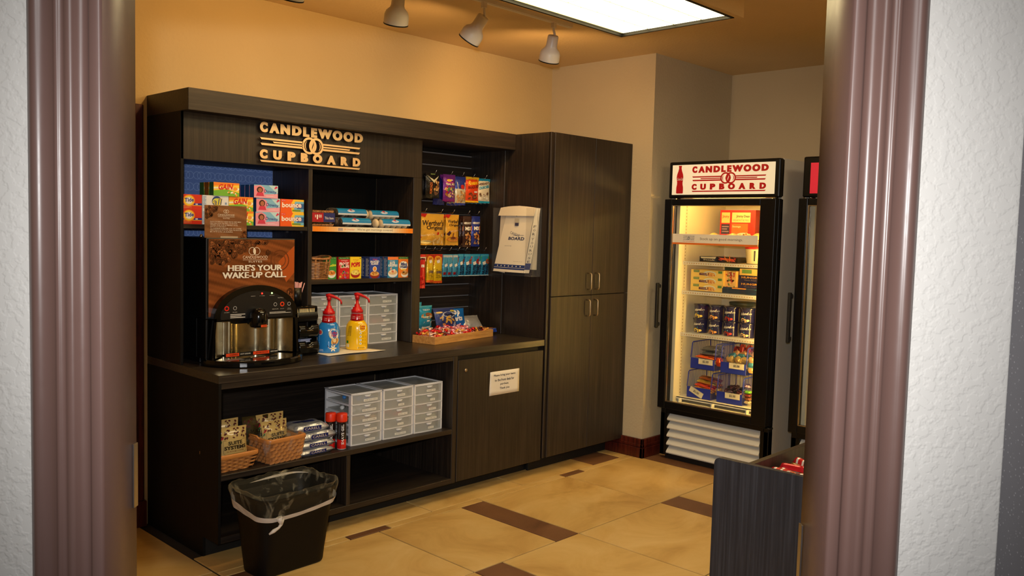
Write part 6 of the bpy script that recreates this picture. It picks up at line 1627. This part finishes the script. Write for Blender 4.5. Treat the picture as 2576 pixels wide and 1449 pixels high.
def f_grn(p): p.e(.7, .5, .22, .4, (150, 70, 50)); p.r(.3, .3, .5, .7, (230, 226, 200)); p.specks(.55, .2, .9, .8, 8, [(190, 120, 70), (90, 60, 40)], .06, .1, 4)
fcarton('green frozen box lying across the top of the stacks at the back', 6.68, -1.30, 1.2325, .24, .185, .08, (50, 90, 56), (40, 70, 44), f_grn)
def f_hm(p): p.t('HUNGRY-MAN', .08, .55, .85, .85, (220, 160, 60), .03); p.t('Classic Fried Chicken', .15, .2, .65, .42, (150, 130, 110), .0, res=1); p.e(.9, .4, .14, .4, (206, 30, 40))
for i in range(2): fcarton(['dark blue frozen dinner box, lower of the two', 'dark blue frozen dinner box, upper of the two'][i], 6.50, -1.512, 1.2685+.0465*i, .30, .046, .16, (24, 32, 74), (20, 26, 60), f_hm)
def f_ys(p): p.r(.06, .3, .32, .9, (110, 150, 80)); p.r(.5, .2, .95, .55, (96, 52, 56)); p.e(.8, .6, .2, .3, (226, 170, 90))
fcarton('yellow frozen meal box on top of the dark blue boxes', 6.50, -1.52, 1.3620, .29, .045, .16, (236, 200, 110), (220, 180, 90), f_ys)
def f_bl(p): p.p([(.08, .3), (.5, .5), (.48, .72), (.06, .5)], (226, 214, 180)); p.t('VILLAGE BOWLS', .1, .42, .46, .58, (60, 40, 40), .02, res=1); p.e(.80, .5, .22, .36, (70, 170, 190)); p.e(.80, .5, .17, .28, (240, 190, 80)); p.specks(.68, .3, .94, .7, 9, [(230, 120, 50), (250, 220, 120)], .06, .1, 5); p.r(.2, .78, .5, .92, (236, 150, 40))
q = MB(); q.box(.0, -.36, 0, .12, 0, .034, (30, 46, 70)); q.frame((-.0003, 0, 0), -Y, Vector((.28, 0, 1)).normalized(), Vector((-1, 0, .28)).normalized()); p = Pen(q, .36, .045); p.r(0, 0, 1, 1, (24, 44, 66)); f_bl(p)
tag(q.build('frozen_box', 'print_card', None, (6.425, -1.43, 1.2325)), 'dark teal frozen bowl box lying in front at the right of the third shelf', 'box', 'frozen boxes in the freezer')
# tubs of the fourth shelf
def tub(label, y_, z_, band2):
    q = MB(); N1 = (32, 32, 84)
    q.lathe([(.050, 0, N1), (.052, .003, N1), (.058, .092, N1), (.0605, .094, (24, 24, 60)), (.0605, .1045, (24, 24, 60)), (0, .105, (24, 24, 60))], 28)
    q.frame((0, 0, 0), -Y, Z, -X, lambda u, v: math.sqrt(max(0, (.052+.065*v)**2-u*u)))
    q.poly([(-.040, .030), (.0, .034), (.038, .046), (.038, .054), (.0, .044), (-.040, .040)], (70, 150, 190), .0006)
    q.ell(-.005, .016, .030, .013, band2, .0006, 14); q.ell(-.015, .024, .016, .010, band2, .0008, 12); q.ell(.022, .018, .010, .008, tuple(min(255, x+25) for x in band2), .0010, 10)
    q.text('Island', -.034, .052, .020, .070, (230, 226, 220), .0008, bold=.03, slant=.15, shear=.006); q.text('creme', .020, .056, .044, .066, (220, 215, 210), .0008, shear=.004)
    return tag(q.build('ice_cream_tub', 'print_gloss', None, (6.505, y_, z_)), label, 'tub', 'navy ice cream tubs on the fourth freezer shelf')
tb = [(-1.225, (222, 196, 90)), (-1.348, (232, 160, 80)), (-1.470, (170, 50, 40)), (-1.598, (226, 190, 140)), (-1.722, (230, 150, 90))]
ordn = ['first from the left', 'second from the left', 'third from the left', 'fourth from the left', 'last at the right']
for i, (y_, c_) in enumerate(tb):
    tub('navy ice cream tub in the lower row, %s' % ordn[i], y_, .9262, c_); tub('navy ice cream tub in the upper row, %s' % ordn[i], y_-.002, .9262+.1052, c_)
q = MB(); q.lathe([(.05, 0, (50, 60, 54)), (.10, .012, (60, 70, 62)), (.105, .03, (60, 70, 62)), (.1, .034, (66, 78, 70)), (0, .036, (66, 78, 70))], 28)
tag(q.build('frozen_bowl', 'print_card', None, (6.76, -1.42, .927+.19)), 'dark round lidded bowl at the back above the navy tubs', 'bowl')
q = MB(); q.lathe([(.055, 0, (50, 60, 54)), (.06, .18, (60, 70, 62)), (.06, .19, (60, 70, 62))], 24)
tag(q.build('ice_cream_tub', 'print_card', None, (6.76, -1.42, .9262)), 'tall dark tub standing behind the navy tubs under the round bowl', 'tub')
# blue wire baskets
def wbasket(label, yl, z, w_, tagrot=0.0):
    t = thing('freezer_basket', label, 'basket', (6.42, yl, z), 0, 'blue wire baskets at the bottom of the freezer')
    D_, Hf, Hb = .27, .078, .19
    q = MB(); q.box(0, -w_, 0, .004, 0, Hf); q.box(0, -w_, 0, D_, 0, .003)
    tag(q.build('front_plate', 'blue_plastic', t, bevel=.001), 'solid blue front')
    q = MB()
    for s_ in (0, -w_): q.tube([(.003, s_, Hf), (.018, s_, Hb*.96), (.03, s_, Hb), (D_, s_, Hb), (D_, s_, 0)], .004, 6)
    q.tube([(D_, 0, Hb), (D_, -w_, Hb)], .004, 6)
    q.build('rim_wire', 'blue_plastic', t)
    q = MB()
    for s_ in (0, -w_):
        for i in range(12): x_ = .025+.02*i; q.tube([(x_, s_, 0), (x_, s_, Hb)], .0013, 4)
    for i in range(9): y2 = -w_*(i+.5)/9; q.tube([(D_, y2, 0), (D_, y2, Hb)], .0013, 4)
    tag(q.build('side_wires', 'blue_plastic', t), kind='stuff')
    q = MB(); q.box(-.002, -.115, -.021, 0, 0, .021, (236, 226, 196)); q.frame((-.0023, 0, -.021), -Y, Z, -X); p = Pen(q, .115, .042); p.t('$2.00', .30, .28, .72, .72, (60, 56, 60), .02)
    for (a, b_, c_, e_) in ((0, 0, 1, .05), (0, .95, 1, 1)): p.r(a, b_, c_, e_, (150, 140, 130))
    o = q.build('price_tag', 'print_card', t, (-.001, -.068 if not tagrot else -.028, Hf-.020 if not tagrot else Hf-.012)); o.rotation_euler = (tagrot, 0, 0); tag(o, 'white two dollar price tag')
    q = MB(); q.tube([(-.002, -.125 if not tagrot else -.09, Hf+.004), (-.004, -.125 if not tagrot else -.09, Hf-.006)], .006, 8); q.build('tag_clip', 'clear_acrylic', t)
    return t
wbasket('blue wire basket, upper left, with orange and silver packs', -1.200, .668, .196)
wbasket('blue wire basket, upper right, with tan and teal packs', -1.446, .668, .198)
wbasket('blue wire basket, lower left, with a crooked price tag', -1.178, .4535, .196, .42)
wbasket('blue wire basket, lower right, with small dark packs', -1.424, .4535, .200)
q = MB(); q.box(6.43, -1.72, .6555, 6.68, -1.13, .6585); 
rr = random.Random(9)
def fpack(label, x, y, z, w_, d_, h_, c_, grp, rot=(0, 0, 0)):
    q = MB(); c2 = tuple(max(0, int(k_*.6)) for k_ in c_); c3 = tuple(min(255, int(k_*1.25)+15) for k_ in c_)
    def cc(u, v): return c3 if (int(u*7+v*3) % 3 == 0) else (c2 if (int(u*5-v*4) % 4 == 0) else c_)
    q.grid(lambda u, v: (w_*(u-.5), d_*(v-.5), h_*.5*(1+max(0, 1-abs(2*u-1)**4)**.5*max(0, 1-abs(2*v-1)**6)**.5)), 10, 8, cc); q.grid(lambda u, v: (w_*(.5-u), d_*(v-.5), h_*.5*(1-max(0, 1-abs(2*u-1)**4)**.5*max(0, 1-abs(2*v-1)**6)**.5)), 10, 6, c_)
    o = q.build('frozen_snack', 'print_foil', None, (x, y, z)); o.rotation_euler = rot; return tag(o, label, 'snack', grp)
g_ = 'packs in the upper left freezer basket'
for i in range(3): fpack(['silver pack lowest of three in the upper left basket', 'silver pack in the middle of three in the upper left basket', 'silver pack topmost of three in the upper left basket'][i], 6.56, -1.30, .69+.034*i+.035, .16, .14, .03, (120, 122, 126), g_, (0, 0, .1*i))
fpack('orange sandwich pack across the front of the upper left basket', 6.50, -1.29, .738, .07, .17, .022, (240, 90, 30), g_, (.06, -.1, 0))
fpack('bright orange pack hanging out at the right side of the upper left basket', 6.462, -1.412, .70, .05, .035, .065, (236, 76, 26), g_)
g_ = 'packs in the upper right freezer basket'
for i in range(9):
    fpack('tan and teal wrapped bar heaped in the upper right basket', 6.50+.022*(i % 3), -1.475-.018*i, .735+.018*(i % 3), .05, .06, .05, [(214, 178, 110), (60, 120, 150), (200, 150, 100)][i % 3], g_, (rr.uniform(-.6, .6), .5, rr.uniform(-.5, .5)))
for i in range(6): fpack('red and dark wrapped bar at the back of the upper right basket', 6.62, -1.46-.03*i, .72+.02*(i % 2), .05, .04, .12, [(150, 40, 36), (170, 50, 40)][i % 2], 'red packs in the upper right freezer basket', (rr.uniform(-.2, .2), 0, 0))
for i in range(3): fpack('tan and teal wrapped bar at the far right of the freezer bottom', 6.462, -1.668, .685+.035*i, .05, .045, .045, [(214, 178, 110), (70, 140, 170), (200, 160, 110)][i], 'wrapped bars at the far right of the freezer')
g_ = 'packs in the lower left freezer basket'
for i in range(4): fpack(['long orange and red pack lowest in the lower left basket', 'long orange and red pack, second in the lower left basket', 'long orange and red pack, third in the lower left basket', 'long orange and red pack topmost in the lower left basket'][i], 6.50+.03*i, -1.275, .50+.022*i, .06, .17, .022, [(226, 140, 50), (214, 60, 40), (236, 170, 60), (206, 110, 50)][i], g_, (.12, -.2, .05*i))
for i in range(3): fpack('small brown and yellow pack piled at the right of the lower left basket', 6.50, -1.395, .48+.03*i, .06, .03, .028, [(196, 150, 60), (226, 180, 80), (150, 90, 50)][i], 'small packs beside the lower left basket')
g_ = 'packs in the lower right freezer basket'
for i in range(12): fpack('small dark wrapped pack heaped in the lower right basket', 6.48+.03*(i % 4), -1.45-.012*i, .49+.022*(i % 3)+.006*i*.4, .045, .05, .026, [(60, 40, 50), (90, 50, 60), (50, 60, 60), (150, 120, 140)][i % 4], g_, (rr.uniform(-.5, .5), -.3, rr.uniform(-.8, .8)))
for i in range(4): fpack(['pale pack lowest of a pile right of the lower right basket', 'brown pack in the pile right of the lower right basket', 'dark red pack in the pile right of the lower right basket', 'bright green pack on top of the pile right of the lower right basket'][i], 6.455, -1.652, .468+.024*i, .04, .045, .022, [(200, 180, 150), (120, 70, 50), (110, 40, 40), (110, 180, 60)][i], 'packs piled beside the lower right basket')

# ------------------------------------------------------------------ low display bin at the right
GX, GY0, GY1, GZ = 3.70, -2.990, -3.72, .85
t = thing('display_bin', 'low dark laminate display bin with rounded front panel corner at the right', 'display', (GX, GY0, 0))
q = MB(); q.frame((0, 0, 0), -Y, Z, -X)
Lp = GY0-GY1; rc = .022
pts = [(0, 0), (Lp, 0), (Lp, GZ-rc)]+[(Lp-rc+rc*math.cos(a), GZ-rc+rc*math.sin(a)) for a in [i*math.pi/8 for i in range(5)]]+[(rc-rc*math.sin(a), GZ-rc+rc*math.cos(a)) for a in [i*math.pi/8 for i in range(5)]]
q.slab(pts, -.022, 0)
tag(q.build('end_panel', 'laminate_blueblack', t), 'tall end panel with rounded top corners')
for nm, a, b_, c_, d_, e_, f_, m_ in (('rear_board', .022, -.142, .66, 1.3, -.120, GZ, V_), ('bin_floor', .022, -Lp+.02, .74, 1.3, -.142, .756, V_), ('body', .022, -Lp+.02, .08, 1.3, -.10, .739, V_), ('front_board', .022, -Lp, .66, 1.3, -Lp+.02, GZ, V_), ('plinth', .05, -Lp+.05, 0, 1.28, -.13, .08, 'toe_black')):
    B(a, b_, c_, d_, e_, f_).build(nm, m_, t, bevel=.001)
rr = random.Random(31)
bc = [((206, 30, 40), 'striped red and white candy bar'), ((210, 40, 40), 'red and white candy bar'), ((236, 110, 40), 'orange candy bar'), ((196, 24, 36), 'dark red candy bar'), ((150, 110, 50), 'brown candy bar')]
for i in range(30):
    x_ = GX+.06+.030*(i//2 % 9)+.012; y_ = GY0-.205-.115*(i % 2)-.10*(i//18); k_ = [0, 0, 2, 1, 3, 0, 4, 1, 0][(i//2) % 9]
    q = MB(); c_ = bc[k_][0]
    q.grid(lambda u, v: (.014*(2*u-1), .052*(2*v-1), .018*max(0, 1-(2*u-1)**2)**.5*max(0, 1-(2*v-1)**8)**.5), 6, 10, lambda u, v: ((240, 232, 220) if (k_ in (0, 1) and int(v*10) % 3 == 1) else c_)); q.grid(lambda u, v: (.014*(1-2*u), .052*(2*v-1), -.001), 1, 1, c_)
    o = q.build('candy_bar', 'print_foil', None, (x_, y_, .7575+.04+.008*(i % 3))); o.rotation_euler = (rr.uniform(-.1, .1), rr.uniform(-.3, .3), rr.uniform(-.5, .2))
    tag(o, bc[k_][1]+' lying in the low display bin', 'candy bar', bc[k_][1]+'s in the low display bin')
q = MB(); q.box(.024, -Lp+.024, .757, 1.28, -.144, .795); q.build('card_liner', 'cream_paper', t)
